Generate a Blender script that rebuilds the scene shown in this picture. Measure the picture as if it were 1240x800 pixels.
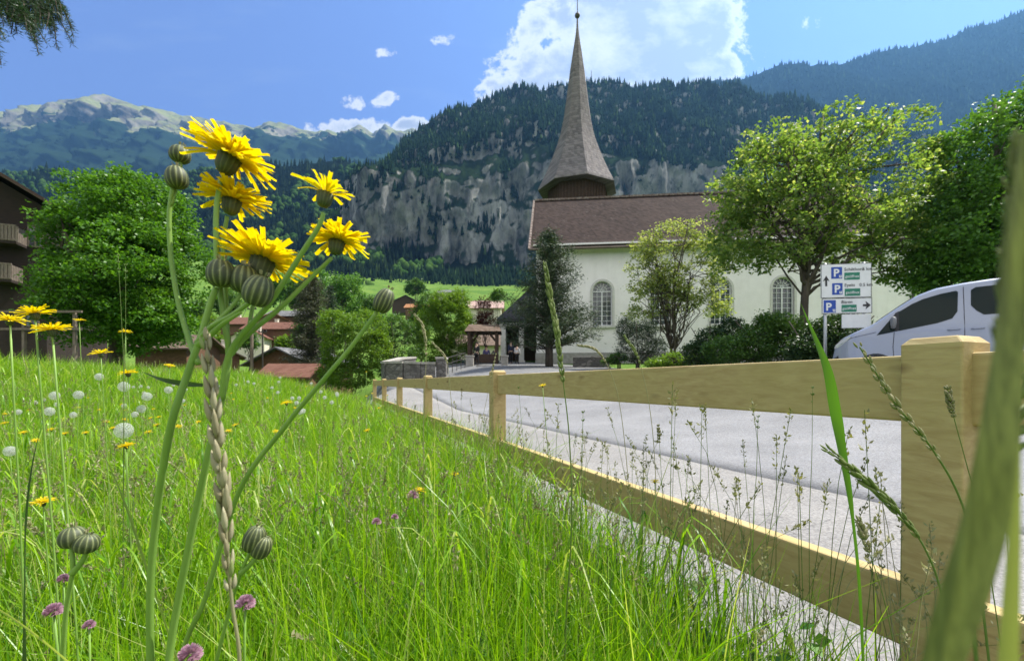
import bpy, math, random
import numpy as np
from mathutils import Vector, Matrix
rad = math.radians
SC = bpy.context.scene
COL = SC.collection
for _o in list(bpy.data.objects): bpy.data.objects.remove(_o)

# ------------------------------------------------------------ camera, sky, sun, exposure
EYE = 0.75
F = 540.0                      # focal length in photo pixels (photo 1240 x 800)
CX, HY = 620.0, 463.0          # principal column, horizon row
cam_d = bpy.data.cameras.new('camera'); CAM = bpy.data.objects.new('camera', cam_d); COL.objects.link(CAM)
CAM.location = (0, 0, EYE); CAM.rotation_euler = (rad(90), 0, 0)
cam_d.sensor_width = 36; cam_d.lens = F / 1240 * 36
cam_d.shift_y = (HY - 400) / 1240
cam_d.clip_start = 0.01; cam_d.clip_end = 30000
cam_d.dof.use_dof = True; cam_d.dof.focus_distance = 0.5; cam_d.dof.aperture_fstop = 17
SC.camera = CAM

SUN_AZ, SUN_EL = math.atan2(0.94, 0.34), rad(58)     # azimuth from +Y towards +X
sd = Vector((math.sin(SUN_AZ) * math.cos(SUN_EL), math.cos(SUN_AZ) * math.cos(SUN_EL), math.sin(SUN_EL)))
sl = bpy.data.lights.new('sun', 'SUN'); sl.energy = 5.0; sl.angle = rad(0.53); sl.color = (1, 0.95, 0.86)
so = bpy.data.objects.new('sun', sl); COL.objects.link(so)
so.rotation_euler = (-sd).to_track_quat('-Z', 'Y').to_euler(); so.location = (20, 10, 40)

W = bpy.data.worlds.new('World'); SC.world = W; W.use_nodes = True
SC.view_settings.view_transform = 'Standard'; SC.view_settings.look = 'None'
SC.view_settings.exposure = 1.25; SC.view_settings.gamma = 1; SC.view_settings.use_curve_mapping = False
SC.render.engine = 'CYCLES'
try:
    SC.cycles.use_denoising = True; SC.cycles.denoiser = 'OPENIMAGEDENOISE'
    SC.cycles.max_bounces = 8; SC.cycles.diffuse_bounces = 3; SC.cycles.glossy_bounces = 2
    SC.cycles.transmission_bounces = 4; SC.cycles.transparent_max_bounces = 6; SC.cycles.volume_bounces = 0
    SC.cycles.caustics_reflective = False; SC.cycles.caustics_refractive = False
    SC.cycles.sample_clamp_indirect = 4
except Exception: pass

class NT:
    """small node-tree helper"""
    def __init__(s, tree): s.t = tree; s.n = tree.nodes; s.l = tree.links
    def new(s, typ, ins=None, **kw):
        n = s.n.new(typ)
        for k, v in kw.items(): setattr(n, k, v)
        for k, v in (ins or {}).items():
            if isinstance(v, bpy.types.NodeSocket): s.l.new(v, n.inputs[k])
            else: n.inputs[k].default_value = v
        return n
    def math(s, op, a, b=0.0, c=None, clamp=False):
        n = s.new('ShaderNodeMath', {0: a, 1: b}, operation=op, use_clamp=clamp)
        if c is not None:
            if isinstance(c, bpy.types.NodeSocket): s.l.new(c, n.inputs[2])
            else: n.inputs[2].default_value = c
        return n.outputs[0]
    def mix(s, fac, a, b, blend='MIX'):
        n = s.n.new('ShaderNodeMix'); n.data_type = 'RGBA'; n.blend_type = blend
        for k, v in ((0, fac), (6, a), (7, b)):
            if isinstance(v, bpy.types.NodeSocket): s.l.new(v, n.inputs[k])
            else: n.inputs[k].default_value = v if k == 0 else (tuple(v) + (1,))[:4]
        return n.outputs[2]
    def ramp(s, fac, stops):
        n = s.n.new('ShaderNodeValToRGB'); s.l.new(fac, n.inputs[0]); e = n.color_ramp.elements
        while len(e) < len(stops): e.new(0.5)
        for q, (p, c) in zip(e, stops):
            q.position = p; q.color = (c, c, c, 1) if isinstance(c, (int, float)) else tuple(c) + (1,)
        return n.outputs[0]
    def noise(s, vec, scale, detail=4, rough=0.55, dist=0.0, out=0):
        i = {'Scale': scale, 'Detail': detail, 'Roughness': rough, 'Distortion': dist}
        n = s.new('ShaderNodeTexNoise', i)
        if vec is not None: s.l.new(vec, n.inputs['Vector'])
        return n.outputs[out]
    def mapping(s, vec, scale=(1, 1, 1), rot=(0, 0, 0), loc=(0, 0, 0)):
        n = s.n.new('ShaderNodeMapping'); s.l.new(vec, n.inputs[0])
        n.inputs['Scale'].default_value = scale; n.inputs['Rotation'].default_value = rot; n.inputs['Location'].default_value = loc
        return n.outputs[0]

def build_world():
    t = NT(W.node_tree); t.n.clear()
    sky = t.new('ShaderNodeTexSky', sky_type='NISHITA', sun_disc=False)
    sky.sun_elevation = SUN_EL; sky.sun_rotation = SUN_AZ; sky.altitude = 800; sky.air_density = 1.0
    sky.dust_density = 0.15; sky.ozone_density = 2.0
    tc = t.new('ShaderNodeTexCoord'); sp = t.new('ShaderNodeSeparateXYZ', {0: tc.outputs['Generated']})
    y = t.math('MAXIMUM', sp.outputs[1], 0.05)
    u = t.math('DIVIDE', sp.outputs[0], y); v = t.math('DIVIDE', sp.outputs[2], y)
    vec = t.new('ShaderNodeCombineXYZ', {0: u, 1: v, 2: 0.0}).outputs[0]
    # cloud banks as ellipses of direction (tangent of azimuth, tangent of height)
    un, vn = u, v
    w1 = t.new('ShaderNodeSeparateXYZ', {0: t.noise(vec, 5, 5, 0.6, out=1)})
    u = t.math('ADD', u, t.math('MULTIPLY', t.math('SUBTRACT', w1.outputs[0], 0.5), 0.11)); v = t.math('ADD', v, t.math('MULTIPLY', t.math('SUBTRACT', w1.outputs[1], 0.5), 0.11))
    blobs = [(0.30, 0.84, 0.20, 0.17, 1.15), (0.20, 0.715, 0.16, 0.085, 1.0), (0.06, 0.655, 0.15, 0.04, 0.9), (0.42, 0.84, 0.08, 0.16, 1.0), (0.38, 0.70, 0.12, 0.11, 1.1), (0.27, 0.80, 0.24, 0.13, 1.0), (0.12, 0.70, 0.15, 0.06, 0.9),
             (-0.37, 0.575, 0.11, 0.035, 0.9), (-0.345, 0.64, 0.04, 0.022, 0.5), (-0.285, 0.64, 0.045, 0.02, 0.5), (-0.27, 0.56, 0.09, 0.018, 0.7), (-0.21, 0.575, 0.06, 0.022, 0.85),
             (0.69, 0.80, 0.05, 0.028, 0.5), (-0.145, 0.77, 0.04, 0.028, 0.45), (-0.265, 0.745, 0.035, 0.022, 0.38)]
    acc = None
    for (bu, bv, a, b, w) in blobs:
        du = t.math('DIVIDE', t.math('SUBTRACT', u, bu), a); dv = t.math('DIVIDE', t.math('SUBTRACT', v, bv), b)
        q = t.math('ADD', t.math('MULTIPLY', du, du), t.math('MULTIPLY', dv, dv))
        g = t.math('MULTIPLY', t.math('DIVIDE', 1.0, t.math('ADD', 1.0, t.math('MULTIPLY', q, q))), w)
        acc = g if acc is None else t.math('MAXIMUM', acc, g)
    n1 = t.noise(vec, 10, 10, 0.66, 0.25); n2 = t.noise(vec, 3.2, 3, 0.5)
    dens = t.math('ADD', acc, t.math('MULTIPLY', t.math('SUBTRACT', n1, 0.5), 1.7))
    dens = t.math('ADD', dens, t.math('MULTIPLY', t.math('SUBTRACT', n2, 0.5), 0.35))
    alpha = t.new('ShaderNodeMapRange', {0: dens, 1: 0.44, 2: 0.60}, interpolation_type='SMOOTHSTEP').outputs[0]
    core = t.new('ShaderNodeMapRange', {0: dens, 1: 0.62, 2: 0.92}, interpolation_type='SMOOTHSTEP').outputs[0]
    n3 = t.noise(t.mapping(vec, (1, 1.4, 1), loc=(0.03, 0.02, 0)), 7, 6, 0.6)
    core = t.math('MULTIPLY', core, t.new('ShaderNodeMapRange', {0: n3, 1: 0.32, 2: 0.54}).outputs[0], clamp=True)
    ccol = t.mix(core, (4.1, 4.1, 4.15), (2.2, 2.32, 2.7))
    wisps = t.noise(t.mapping(vec, (1.2, 5, 1), rot=(0, 0, 0.5)), 2.4, 5, 0.6)
    wa = t.new('ShaderNodeMapRange', {0: wisps, 1: 0.56, 2: 0.8, 4: 0.22}).outputs[0]
    skyc = t.mix(1.0, sky.outputs[0], (0.60, 0.62, 0.88), 'MULTIPLY')
    skyc = t.new('ShaderNodeGamma', {'Color': skyc, 'Gamma': 0.6}).outputs[0]; skyc = t.mix(1.0, skyc, (1.10, 1.19, 1.56), 'MULTIPLY')
    skyc = t.mix(wa, skyc, (2.0, 2.5, 3.3))
    colr = t.mix(alpha, skyc, ccol)
    # unseen bright cloud added behind and above the view as ambient fill light
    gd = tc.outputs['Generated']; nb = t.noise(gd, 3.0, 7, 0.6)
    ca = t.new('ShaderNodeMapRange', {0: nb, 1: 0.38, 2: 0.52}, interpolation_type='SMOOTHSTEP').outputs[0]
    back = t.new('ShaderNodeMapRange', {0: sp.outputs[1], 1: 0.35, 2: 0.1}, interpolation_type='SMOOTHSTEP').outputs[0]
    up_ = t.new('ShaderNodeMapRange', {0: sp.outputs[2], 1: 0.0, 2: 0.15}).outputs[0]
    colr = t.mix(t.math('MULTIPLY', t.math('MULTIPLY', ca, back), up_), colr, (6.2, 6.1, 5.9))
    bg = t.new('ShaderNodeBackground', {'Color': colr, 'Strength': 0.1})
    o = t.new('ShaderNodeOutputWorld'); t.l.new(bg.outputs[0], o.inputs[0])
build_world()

# ------------------------------------------------------------ helpers
rng = np.random.default_rng(7)
def P(x, y, Y):                      # a photo pixel at depth Y -> world point
    return ((x - CX) / F * Y, Y, EYE + (HY - y) / F * Y)
def ss(x): x = np.clip(x, 0, 1); return x * x * (3 - 2 * x)

def _hash(ix, iy, iz, seed):
    h = (ix * 374761393 + iy * 668265263 + iz * 2147483647 + seed * 1274126177) & 0xffffffff
    h = ((h ^ (h >> 13)) * 1274126177) & 0xffffffff
    h = ((h ^ (h >> 16)) * 2246822519) & 0xffffffff
    return ((h ^ (h >> 15)) & 0xffffff) / float(0xffffff)
def vnoise(x, y, z=0.0, seed=0):
    x, y, z = np.broadcast_arrays(np.asarray(x, float), np.asarray(y, float), np.asarray(z, float))
    ix, iy, iz = np.floor(x).astype(np.int64), np.floor(y).astype(np.int64), np.floor(z).astype(np.int64)
    fx, fy, fz = ss(x - ix), ss(y - iy), ss(z - iz)
    r = 0
    for dx in (0, 1):
        for dy in (0, 1):
            for dz in (0, 1):
                w = (fx if dx else 1 - fx) * (fy if dy else 1 - fy) * (fz if dz else 1 - fz)
                r = r + w * _hash(ix + dx, iy + dy, iz + dz, seed)
    return r
def fbm(x, y, z=0.0, o=4, seed=0, ridged=False):
    r, a, s = 0, 0.5, 1
    for k in range(o):
        n = vnoise(np.asarray(x) * s, np.asarray(y) * s, np.asarray(z) * s, seed + k)
        if ridged: n = 1 - np.abs(2 * n - 1)
        r = r + a * n; a *= 0.5; s *= 2.03
    return r / (1 - 0.5 ** o)

def tag(o, label=None, cat=None, group=None, kind=None):
    if label: o['label'] = label
    if cat: o['category'] = cat
    if group: o['group'] = group
    if kind: o['kind'] = kind
    return o
def raw_mesh(name, v, f, mats, parent=None, smooth=False, mi=None, attr=None, loc=None):
    """v (n,3) array, f list of faces or (m,k) array"""
    me = bpy.data.meshes.new(name)
    v = np.asarray(v, dtype=np.float32)
    if isinstance(f, np.ndarray):
        m, k = f.shape
        me.vertices.add(len(v)); me.vertices.foreach_set('co', v.ravel())
        me.loops.add(m * k); me.loops.foreach_set('vertex_index', f.astype(np.int32).ravel())
        me.polygons.add(m); me.polygons.foreach_set('loop_start', np.arange(0, m * k, k, dtype=np.int32))
        try: me.polygons.foreach_set('loop_total', np.full(m, k, dtype=np.int32))
        except Exception: pass
    else:
        me.from_pydata([tuple(map(float, q)) for q in v], [], f)
    for mt in (mats if isinstance(mats, (list, tuple)) else [mats]): me.materials.append(mt)
    if mi is not None: me.polygons.foreach_set('material_index', np.asarray(mi, dtype=np.int32))
    if smooth: me.polygons.foreach_set('use_smooth', np.ones(len(me.polygons), dtype=bool))
    me.update(); me.validate()
    if attr is not None:
        a = me.attributes.new(attr[0], 'FLOAT', 'POINT'); a.data.foreach_set('value', np.asarray(attr[1], dtype=np.float32))
    o = bpy.data.objects.new(name, me); COL.objects.link(o)
    if parent is not None: o.parent = parent
    if loc is not None: o.location = loc
    return o
def empty(name, loc, label, cat, group=None, rz=0):
    o = bpy.data.objects.new(name, None); COL.objects.link(o); o.location = loc; o.rotation_euler = (0, 0, rz)
    o.empty_display_size = 0.1
    return tag(o, label, cat, group)
def copy_tree(o, parent=None):
    c = o.copy(); COL.objects.link(c)
    if parent is not None: c.parent = parent
    for ch in list(o.children): copy_tree(ch, c)
    return c

class MB:
    """collects shapes into one mesh object"""
    def __init__(s): s.v = []; s.f = []; s.m = []; s.cur = 0
    def add(s, v, f):
        b = len(s.v); s.v += [tuple(map(float, q)) for q in v]; s.f += [tuple(b + i for i in q) for q in f]; s.m += [s.cur] * len(f)
        return s
    def box(s, x0, x1, y0, y1, z0, z1):
        v = [(x, y, z) for z in (z0, z1) for y in (y0, y1) for x in (x0, x1)]
        return s.add(v, [(0, 2, 3, 1), (4, 5, 7, 6), (0, 1, 5, 4), (2, 6, 7, 3), (0, 4, 6, 2), (1, 3, 7, 5)])
    def bar(s, a, b, w, h=None, up=(0, 0, 1)):
        a, b = Vector(a), Vector(b); h = h or w; d = (b - a).normalized(); r = d.cross(Vector(up))
        if r.length < 1e-4: r = Vector((1, 0, 0))
        r.normalize(); u = r.cross(d); r *= w / 2; u *= h / 2
        v = [p + i * r + j * u for p in (a, b) for (i, j) in ((-1, -1), (1, -1), (1, 1), (-1, 1))]
        return s.add(v, [(3, 2, 1, 0), (4, 5, 6, 7), (0, 1, 5, 4), (1, 2, 6, 5), (2, 3, 7, 6), (3, 0, 4, 7)])
    def prism(s, poly, fn, cap=True):
        """poly: list of 2-D points; fn(u, v, k) -> 3-D for k = 0 and 1"""
        n = len(poly); v = [fn(u, w, k) for k in (0, 1) for (u, w) in poly]
        f = [(i, (i + 1) % n, n + (i + 1) % n, n + i) for i in range(n)]
        if cap: f += [tuple(range(n))[::-1], tuple(range(n, 2 * n))]
        return s.add(v, f)
    def tube(s, pts, rr, n=6, cap=True, flat=1.0):
        pts = [Vector(p) for p in pts]; rr = list(rr) if hasattr(rr, '__len__') else [rr] * len(pts)
        v = []; prev = None
        for i, p in enumerate(pts):
            d = (pts[min(i + 1, len(pts) - 1)] - pts[max(i - 1, 0)])
            d = d.normalized() if d.length > 1e-9 else Vector((0, 0, 1))
            if prev is None: a = d.orthogonal().normalized()
            else:
                a = prev - d * prev.dot(d); a = a.normalized() if a.length > 1e-6 else d.orthogonal().normalized()
            prev = a; b = d.cross(a)
            for k in range(n):
                t = 2 * math.pi * k / n; v.append(p + (a * math.cos(t) + b * math.sin(t) * flat) * rr[i])
        f = [(i * n + k, i * n + (k + 1) % n, (i + 1) * n + (k + 1) % n, (i + 1) * n + k) for i in range(len(pts) - 1) for k in range(n)]
        if cap: f += [tuple(range(n))[::-1], tuple(range((len(pts) - 1) * n, len(pts) * n))]
        return s.add(v, f)
    def lathe(s, prof, n=16, c=(0, 0, 0), axis=(0, 0, 1), ph=0.0, mod=None):
        q = Vector(axis).normalized().to_track_quat('Z', 'Y'); c = Vector(c); v = []
        for (r, z) in prof:
            for k in range(n):
                t = 2 * math.pi * k / n + ph; m = 1 if mod is None else mod(t)
                v.append(c + q @ Vector((r * m * math.cos(t), r * m * math.sin(t), z)))
        f = [(i * n + k, i * n + (k + 1) % n, (i + 1) * n + (k + 1) % n, (i + 1) * n + k) for i in range(len(prof) - 1) for k in range(n)]
        f += [tuple(range(n))[::-1], tuple(range((len(prof) - 1) * n, len(prof) * n))]
        return s.add(v, f)
    def ball(s, c, r, n=10, sz=1.0):
        return s.lathe([(r * max(0.02, math.sin(t)), -r * sz * math.cos(t)) for t in [math.pi * i / (n // 2 + 1) for i in range(n // 2 + 2)]], n, c)
    def build(s, name, mats, parent=None, smooth=False, bevel=0, **kw):
        o = raw_mesh(name, s.v, s.f, mats, parent, smooth, mi=s.m if isinstance(mats, (list, tuple)) else None, **kw)
        if bevel:
            b = o.modifiers.new('bevel', 'BEVEL'); b.width = bevel; b.segments = 2; b.limit_method = 'ANGLE'; b.angle_limit = rad(40)
        if smooth == 'auto':
            for p in o.data.polygons: p.use_smooth = False
        return o
def spline(pts, n=6):
    """Catmull-Rom through pts"""
    p = [np.array(q, float) for q in pts]
    if len(p) > 2:                       # long first reach (stalk down to the ground): split it, so the curve cannot loop
        l0, l1 = np.linalg.norm(p[1] - p[0]), np.linalg.norm(p[2] - p[1])
        if l0 > 2.2 * l1:
            d1 = (p[1] - p[2]) / l1; m1 = p[1] + d1 * l1 * .9; l2 = np.linalg.norm(m1 - p[0]); mid = m1 + (p[0] - m1) * min(.5, 1.6 * l1 / l2) + d1 * l1 * .4
            ex = [p[0]]; k = 4
            for i in range(1, k): ex.append(p[0] + (mid - p[0]) * i / k)
            p = ex + [mid, m1] + p[1:]
    p = [2 * p[0] - p[1]] + p + [2 * p[-1] - p[-2]]; out = []
    for i in range(1, len(p) - 2):
        for k in range(n):
            t = k / n
            out.append(0.5 * (2 * p[i] + (p[i + 1] - p[i - 1]) * t + (2 * p[i - 1] - 5 * p[i] + 4 * p[i + 1] - p[i + 2]) * t * t + (3 * p[i] - p[i - 1] - 3 * p[i + 1] + p[i + 2]) * t ** 3))
    out.append(p[-2]); return out

# ------------------------------------------------------------ materials
def pmat(name, c1, c2=None, scale=5.0, rough=0.7, bump=0.0, bscale=None, metal=0.0, spec=0.4, stretch=(1, 1, 1), detail=5, lo=0.35, hi=0.65, coat=0.0, extra=None):
    m = bpy.data.materials.new(name); m.use_nodes = True; t = NT(m.node_tree); b = t.n['Principled BSDF']
    tc = t.new('ShaderNodeTexCoord').outputs['Object']; v = t.mapping(tc, stretch)
    if c2 is not None:
        n = t.noise(v, scale, detail, 0.6)
        col = t.mix(t.new('ShaderNodeMapRange', {0: n, 1: lo, 2: hi}).outputs[0], c1, c2)
        if extra: col = extra(t, tc, col)
        t.l.new(col, b.inputs['Base Color'])
    else:
        if extra: t.l.new(extra(t, tc, c1), b.inputs['Base Color'])
        else: b.inputs['Base Color'].default_value = tuple(c1) + (1,)
    b.inputs['Roughness'].default_value = rough; b.inputs['Metallic'].default_value = metal
    b.inputs['Specular IOR Level'].default_value = spec; b.inputs['Coat Weight'].default_value = coat
    if bump:
        bn = t.noise(v, bscale or scale * 3, 5, 0.6); bb = t.new('ShaderNodeBump', {'Strength': bump, 'Distance': 0.02, 'Height': bn})
        t.l.new(bb.outputs[0], b.inputs['Normal'])
    return m
def leafmat(name, c1, c2, trans=0.45, rough=0.45, c3=None, tint=(1.25, 1.2, 0.5), spec=0.35):
    """leaf / blade: colour varies from leaf to leaf, light shines through"""
    m = bpy.data.materials.new(name); m.use_nodes = True; t = NT(m.node_tree); t.n.clear()
    g = t.new('ShaderNodeNewGeometry').outputs['Random Per Island']
    col = t.mix(g, c1, c2)
    if c3 is not None:
        r2 = t.math('FRACT', t.math('MULTIPLY', g, 37.7)); col = t.mix(t.math('GREATER_THAN', r2, 0.88), col, c3)
    tc = t.new('ShaderNodeTexCoord').outputs['Object']
    n = t.noise(tc, 0.8, 3); col = t.mix(t.new('ShaderNodeMapRange', {0: n, 1: 0.3, 2: 0.7}).outputs[0], col, t.mix(1.0, col, (0.72, 0.82, 0.7), 'MULTIPLY'))
    p = t.new('ShaderNodeBsdfPrincipled', {'Base Color': col, 'Roughness': rough, 'Specular IOR Level': spec})
    tr = t.new('ShaderNodeBsdfTranslucent', {'Color': t.mix(1.0, col, tint, 'MULTIPLY')})
    mx = t.new('ShaderNodeMixShader', {0: trans, 1: p.outputs[0], 2: tr.outputs[0]})
    o = t.new('ShaderNodeOutputMaterial'); t.l.new(mx.outputs[0], o.inputs[0]); return m
def islandmat(name, c1, c2, rough=0.8, c3=None, p3=0.9):
    m = bpy.data.materials.new(name); m.use_nodes = True; t = NT(m.node_tree); b = t.n['Principled BSDF']
    g = t.new('ShaderNodeNewGeometry').outputs['Random Per Island']; col = t.mix(g, c1, c2)
    if c3 is not None: col = t.mix(t.math('GREATER_THAN', t.math('FRACT', t.math('MULTIPLY', g, 17.3)), p3), col, c3)
    t.l.new(col, b.inputs['Base Color']); b.inputs['Roughness'].default_value = rough; b.inputs['Specular IOR Level'].default_value = 0.0
    return m
# ------------------------------------------------------------ the lie of the land
CA, SA = 0.9277, 0.3733                 # the road runs towards (-SA, CA); D = distance to the right of the line through the camera
def Dof(X, Y): return X * CA + Y * SA
def TD(t, D): return (D * CA - t * SA, D * SA + t * CA)       # along / across the road -> X, Y
VAL = np.array([(0, -2), (45, -1.6), (80, 1.5), (150, 12), (300, 40), (400, 65), (520, 108), (620, 140), (2000, 150), (20000, 150)], float)
def gz(X, Y):
    X, Y = np.asarray(X, float), np.asarray(Y, float); D = Dof(X, Y); r = np.hypot(X, Y)
    plat = (0.6 + 0.12 * ss((17 - Y) / 4)) * ss((D - 3.6) / 6.6) + 0.075 * np.clip(Y - 12, 0, 30)
    mead = (0.5 * ss((r - 2.5) / 9) + 0.35 * ss((-X - 4) / 9)) * ss((0.75 - D) / 3.0) + 0.05 * (vnoise(X * 0.7, Y * 0.7, 3.3) - 0.5) * ss((0.7 - D) / 0.5)
    mead = mead - 2.6 * ss((Y - 14) / 18)
    w = ss((D - 0.35) / (0.3 + 0.16 * np.clip(Y - 6, 0, 60)))
    near = mead * (1 - w) + plat * w
    far = np.interp(r, VAL[:, 0], VAL[:, 1]) + 2 * (vnoise(X / 30, Y / 30, 1.1) - 0.5) * ss((r - 50) / 40)
    k = ss((Y - 44) / 24)
    return near * (1 - k) + far * k
def gzf(x, y): return float(gz(x, y))

def grass_ground():
    m = bpy.data.materials.new('grassy_soil'); m.use_nodes = True; t = NT(m.node_tree); b = t.n['Principled BSDF']
    tc = t.new('ShaderNodeTexCoord').outputs['Object']
    n = t.noise(tc, 0.05, 6, 0.6); n2 = t.noise(tc, 0.9, 5, 0.7)
    c = t.mix(t.new('ShaderNodeMapRange', {0: n, 1: 0.38, 2: 0.62}).outputs[0], (0.07, 0.14, 0.02), (0.13, 0.20, 0.035))
    c = t.mix(t.new('ShaderNodeMapRange', {0: n2, 1: 0.35, 2: 0.7}).outputs[0], c, t.mix(1.0, c, (0.65, 0.75, 0.6), 'MULTIPLY'))
    t.l.new(c, b.inputs['Base Color']); b.inputs['Roughness'].default_value = 0.95; b.inputs['Specular IOR Level'].default_value = 0.1
    bb = t.new('ShaderNodeBump', {'Strength': 0.5, 'Distance': 0.3, 'Height': n2}); t.l.new(bb.outputs[0], b.inputs['Normal'])
    return m
M = {}
M['ground'] = grass_ground()
def mk_ground():
    rs = np.concatenate([[0.0], np.geomspace(0.25, 60, 150), np.geomspace(62, 12000, 90)]); na = 360
    a = np.linspace(0, 2 * np.pi, na, endpoint=False)
    R, A = np.meshgrid(rs, a, indexing='ij'); X = R * np.sin(A); Y = R * np.cos(A); Z = gz(X, Y)
    D = Dof(X, Y); T = -X * SA + Y * CA
    Z = Z - 0.07 * ((D > 0.86) & (D < 17.2) & (T < 43) & (T > -30))
    v = np.stack([X, Y, Z], -1).reshape(-1, 3); i = np.arange(len(rs) - 1)[:, None] * na; j = np.arange(na)[None, :]; j2 = (j + 1) % na
    f = np.stack([i + j, i + j2, i + na + j2, i + na + j], -1).reshape(-1, 4)[:, ::-1]
    tag(raw_mesh('ground', v, f, M['ground'], smooth=True), kind='structure')
mk_ground()
def strip(name, D0, D1, t0, t1, dz, mat, nd=12, nt=90, skirt=0.08):
    d = np.linspace(D0, D1, nd); tt = np.linspace(t0, t1, nt); T, DD = np.meshgrid(tt, d, indexing='ij')
    X = DD * CA - T * SA; Y = DD * SA + T * CA; Z = gz(X, Y) + dz
    DDe = DD.copy()
    v = np.stack([X, Y, Z], -1); lo = v.copy(); lo[..., 2] -= skirt
    v = np.concatenate([lo[:, :1], v, lo[:, -1:]], 1); n2 = nd + 2; v = v.reshape(-1, 3)
    i = np.arange(nt - 1)[:, None] * n2; j = np.arange(n2 - 1)[None, :]
    f = np.stack([i + j, i + j + 1, i + n2 + j + 1, i + n2 + j], -1).reshape(-1, 4)
    return tag(raw_mesh(name, v, f, mat), kind='structure')
def asphalt(name, base, spread, warm):
    m = bpy.data.materials.new(name); m.use_nodes = True; t = NT(m.node_tree); b = t.n['Principled BSDF']
    tc = t.new('ShaderNodeTexCoord').outputs['Object']
    a = t.noise(tc, 120, 2, 0.7); c = t.noise(tc, 1.1, 5, 0.6); vor = t.new('ShaderNodeTexVoronoi', {'Vector': tc, 'Scale': 95.0}).outputs['Color']
    vs = t.new('ShaderNodeSeparateColor', {0: vor}).outputs[0]
    k = t.math('ADD', t.math('MULTIPLY', t.math('SUBTRACT', a, 0.5), 0.9), t.math('MULTIPLY', t.math('SUBTRACT', vs, 0.5), 0.7))
    k = t.math('ADD', k, t.math('MULTIPLY', t.math('SUBTRACT', c, 0.5), 0.8))
    f = t.math('ADD', 1.0, t.math('MULTIPLY', k, spread))
    col = t.mix(1.0, tuple(base * w for w in warm), t.new('ShaderNodeCombineColor', {0: f, 1: f, 2: f}).outputs[0], 'MULTIPLY')
    crk = t.new('ShaderNodeTexVoronoi', {'Vector': t.mapping(t.new('ShaderNodeVectorMath', {0: tc, 1: t.noise(tc, 2.5, 4, out=1)}, operation='ADD').outputs[0]), 'Scale': 0.22}, feature='DISTANCE_TO_EDGE').outputs[0]
    col = t.mix(t.math('MULTIPLY', t.math('LESS_THAN', crk, 0.0012), 0.5), col, (0.05, 0.05, 0.05))
    big = t.noise(t.mapping(tc, (1, 1, 1), rot=(0, 0, -0.38)), 0.55, 6, 0.65); col = t.mix(t.new('ShaderNodeMapRange', {0: big, 1: 0.42, 2: 0.62, 4: 0.35}).outputs[0], col, t.mix(1.0, col, (0.62, 0.62, 0.64), 'MULTIPLY'))
    sp_ = t.noise(tc, 14, 3, 0.5); col = t.mix(t.new('ShaderNodeMapRange', {0: sp_, 1: 0.70, 2: 0.74, 4: 0.5}).outputs[0], col, (0.06, 0.055, 0.045))
    t.l.new(col, b.inputs['Base Color']); b.inputs['Roughness'].default_value = 0.85; b.inputs['Specular IOR Level'].default_value = 0.3
    bb = t.new('ShaderNodeBump', {'Strength': 0.6, 'Distance': 0.004, 'Height': a}); t.l.new(bb.outputs[0], b.inputs['Normal']); return m
M['road'] = asphalt('road_asphalt', 0.19, 0.8, (1.0, 1.0, 1.02)); M['walk'] = asphalt('sidewalk_asphalt', 0.20, 0.8, (1.04, 1.0, 0.95))
M['plaza'] = asphalt('plaza_asphalt', 0.15, 0.6, (1, 1, 1.0))
M['kerb'] = pmat('joint_stone', (0.09, 0.09, 0.09), (0.2, 0.2, 0.2), 9, 0.9)
strip('sidewalk', 0.86, 3.16, -6, 19.5, 0.0, M['walk'])
strip('gutter_joint', 3.155, 3.185, -6, 19.5, -0.012, M['kerb'], nd=2)
strip('road', 3.18, 15.2, -12, 19.5, -0.004, M['road'], nd=34)
strip('plaza', 2.2, 14.5, 19.4, 42.5, 0.0, M['plaza'], nd=30)

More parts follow.
